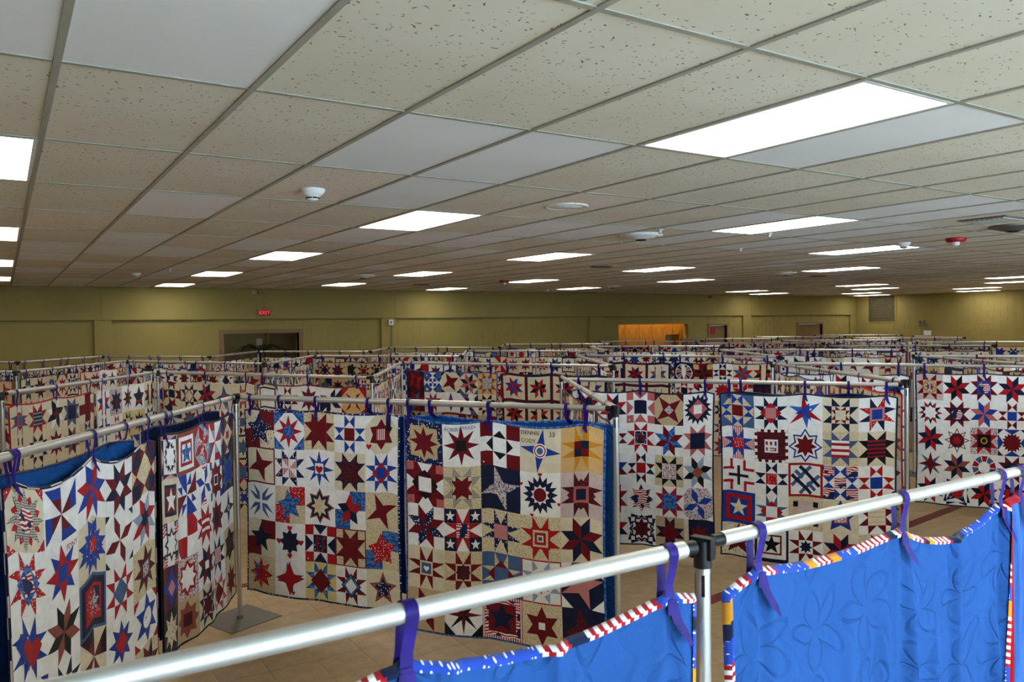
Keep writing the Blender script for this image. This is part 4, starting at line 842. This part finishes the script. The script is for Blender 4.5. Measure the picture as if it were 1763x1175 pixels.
# poles and rails
for r in (1, 2, 3, 4):
    for k, (x, y) in enumerate(ROWS[r]):
        dx = Vector(ROWS[r][min(k+1, len(ROWS[r])-1)])-Vector(ROWS[r][max(k-1, 0)])
        pole(x, y, HR, 'silver rack pole on grey base plate, %s from the left in the %s' % (ORD[k], ROWN[r]), math.atan2(dx.y, dx.x)+(.35 if (r, k) == (1, 1) else 0), near=(r == 1), group='rack poles of the '+ROWN[r])
    for k in range(len(ROWS[r])-1):
        za = zb = HR
        if (r, k) == (1, 3): za, zb = 1.645, 1.645
        rail(*seg(r, k), za, zb, 'silver cross rail, %s from the left in the %s' % (ORD[k], ROWN[r]), .5+.1*((k*7+r) % 3), n=20 if r == 1 else 12, group='cross rails of the '+ROWN[r])

# ------------------------------------------------------------------ the front rack with the blue backs
NP = [(-1.75, -1.62), (1.19, -1.62), (4.1, -1.6)]
for k, (x, y) in enumerate(NP): pole(x, y, HR, ('silver pole of the front rail left of the picture', 'silver slotted pole with a black hub between the blue quilt backs', 'silver pole of the front rail right of the picture')[k], .3, near=True, group='poles of the front rail')
rail(NP[0], NP[1], HR, HR, 'thick silver front rail crossing the lower left of the picture', .18, .0195, .0195, 40, 'front rails')
rl = rail(NP[1], NP[2], HR+.006, HR+.006, 'silver front rail above the big blue quilt back at lower right', .425, .0172, .0165, 40, 'front rails', .05)
for s in (.08,): MB().tube((-1.45+s, -.0166, 0), (-1.45+s, -.0185, 0), .0045, M_PLATE, 10).build('screw', rl)
for k in (2, 3):  # rails, poles and quilts added out of view to shade the quilts behind
    p, q = (4.1+2.9*(k-2), -1.6), (7.0+2.9*(k-2), -1.58)
    rail(p, q, HR, HR, 'added silver front rail outside the picture, %s of two to the right' % ORD[k-2], group='front rails'); pole(*q, HR, 'added silver front rail pole outside the picture, %s of two to the right' % ORD[k-2], .3, group='poles of the front rail')
    for h in (0, 1): quilt((p, q), .08+1.4*h, 1.42+1.4*h, -1, 1.42, rand_quilt(random.Random(420+k*2+h)), 'added quilt on the front rail outside the picture, %s of four to the right' % ORD[(k-2)*2+h], 'quilts on the front rail', back=M_BACK_ROYAL, seed=310+k*2+h)
def flagseq(rng, n):
    out = []
    while len(out) < n:
        k = rng.choice('ssndgdn')
        if k == 's':
            for q in range(rng.randint(2, 4)): out += ['r', 'r', 'w', 'w']
        elif k == 'n': out += ['n']*rng.randint(4, 9)
        elif k == 'd': out += ['N1']*rng.randint(8, 16)
        else: out += ['g']*rng.randint(4, 9)
    return out[:n]
fabric('N1', '2848A8', 'dots', 'F0F0F4', None, 1.9)
def nquilt(t0, t1, spec, label, back, bind, seq, ribs, sag, seed, drop, slants=None, zr=HR, endsag=.35):
    P = (NP[1], (NP[2][0], NP[2][1] if t0 > 0 else NP[1][1]))
    return quilt(P, t0, t1, -1, 1.42, spec, label, 'quilts on the front rail', bind, back=back, bindw=.017, G=2, seed=seed, ribs=ribs, sag=sag, drop=drop, hi=(120, 110), seq=seq, tails='back', amp=.02, rr=.0195, rw=.026, slants=slants or (-.012, -.012, -.012), endsag=endsag, sagfall=.9, zr=zr)
# u runs right to left as seen from the camera here (the patchwork faces away)
nquilt(-1.49, -.034, rand_quilt(random.Random(401)), 'plain blue quilt back with flag-print binding, left of the slotted pole', M_BACK_BLUE, 'n', flagseq(random.Random(8), 960), (.06, .50, .96), .05, 301, .085)
nquilt(.06, 1.385, rand_quilt(random.Random(402)), 'big bright blue quilt back with stitched leaves, right of the slotted pole', M_BACK_BLUE, 'n', flagseq(random.Random(21), 960), (.03, .45, .915), [.065, .022], 302, .085, None, HR+.006, .5)
nquilt(1.405, 2.8, rand_quilt(random.Random(403)), 'streaky blue quilt back with red binding at the right edge', M_BACK_STREAK, 'r', None, (.05, .5, .95), .03, 303, .072, None, HR+.006)
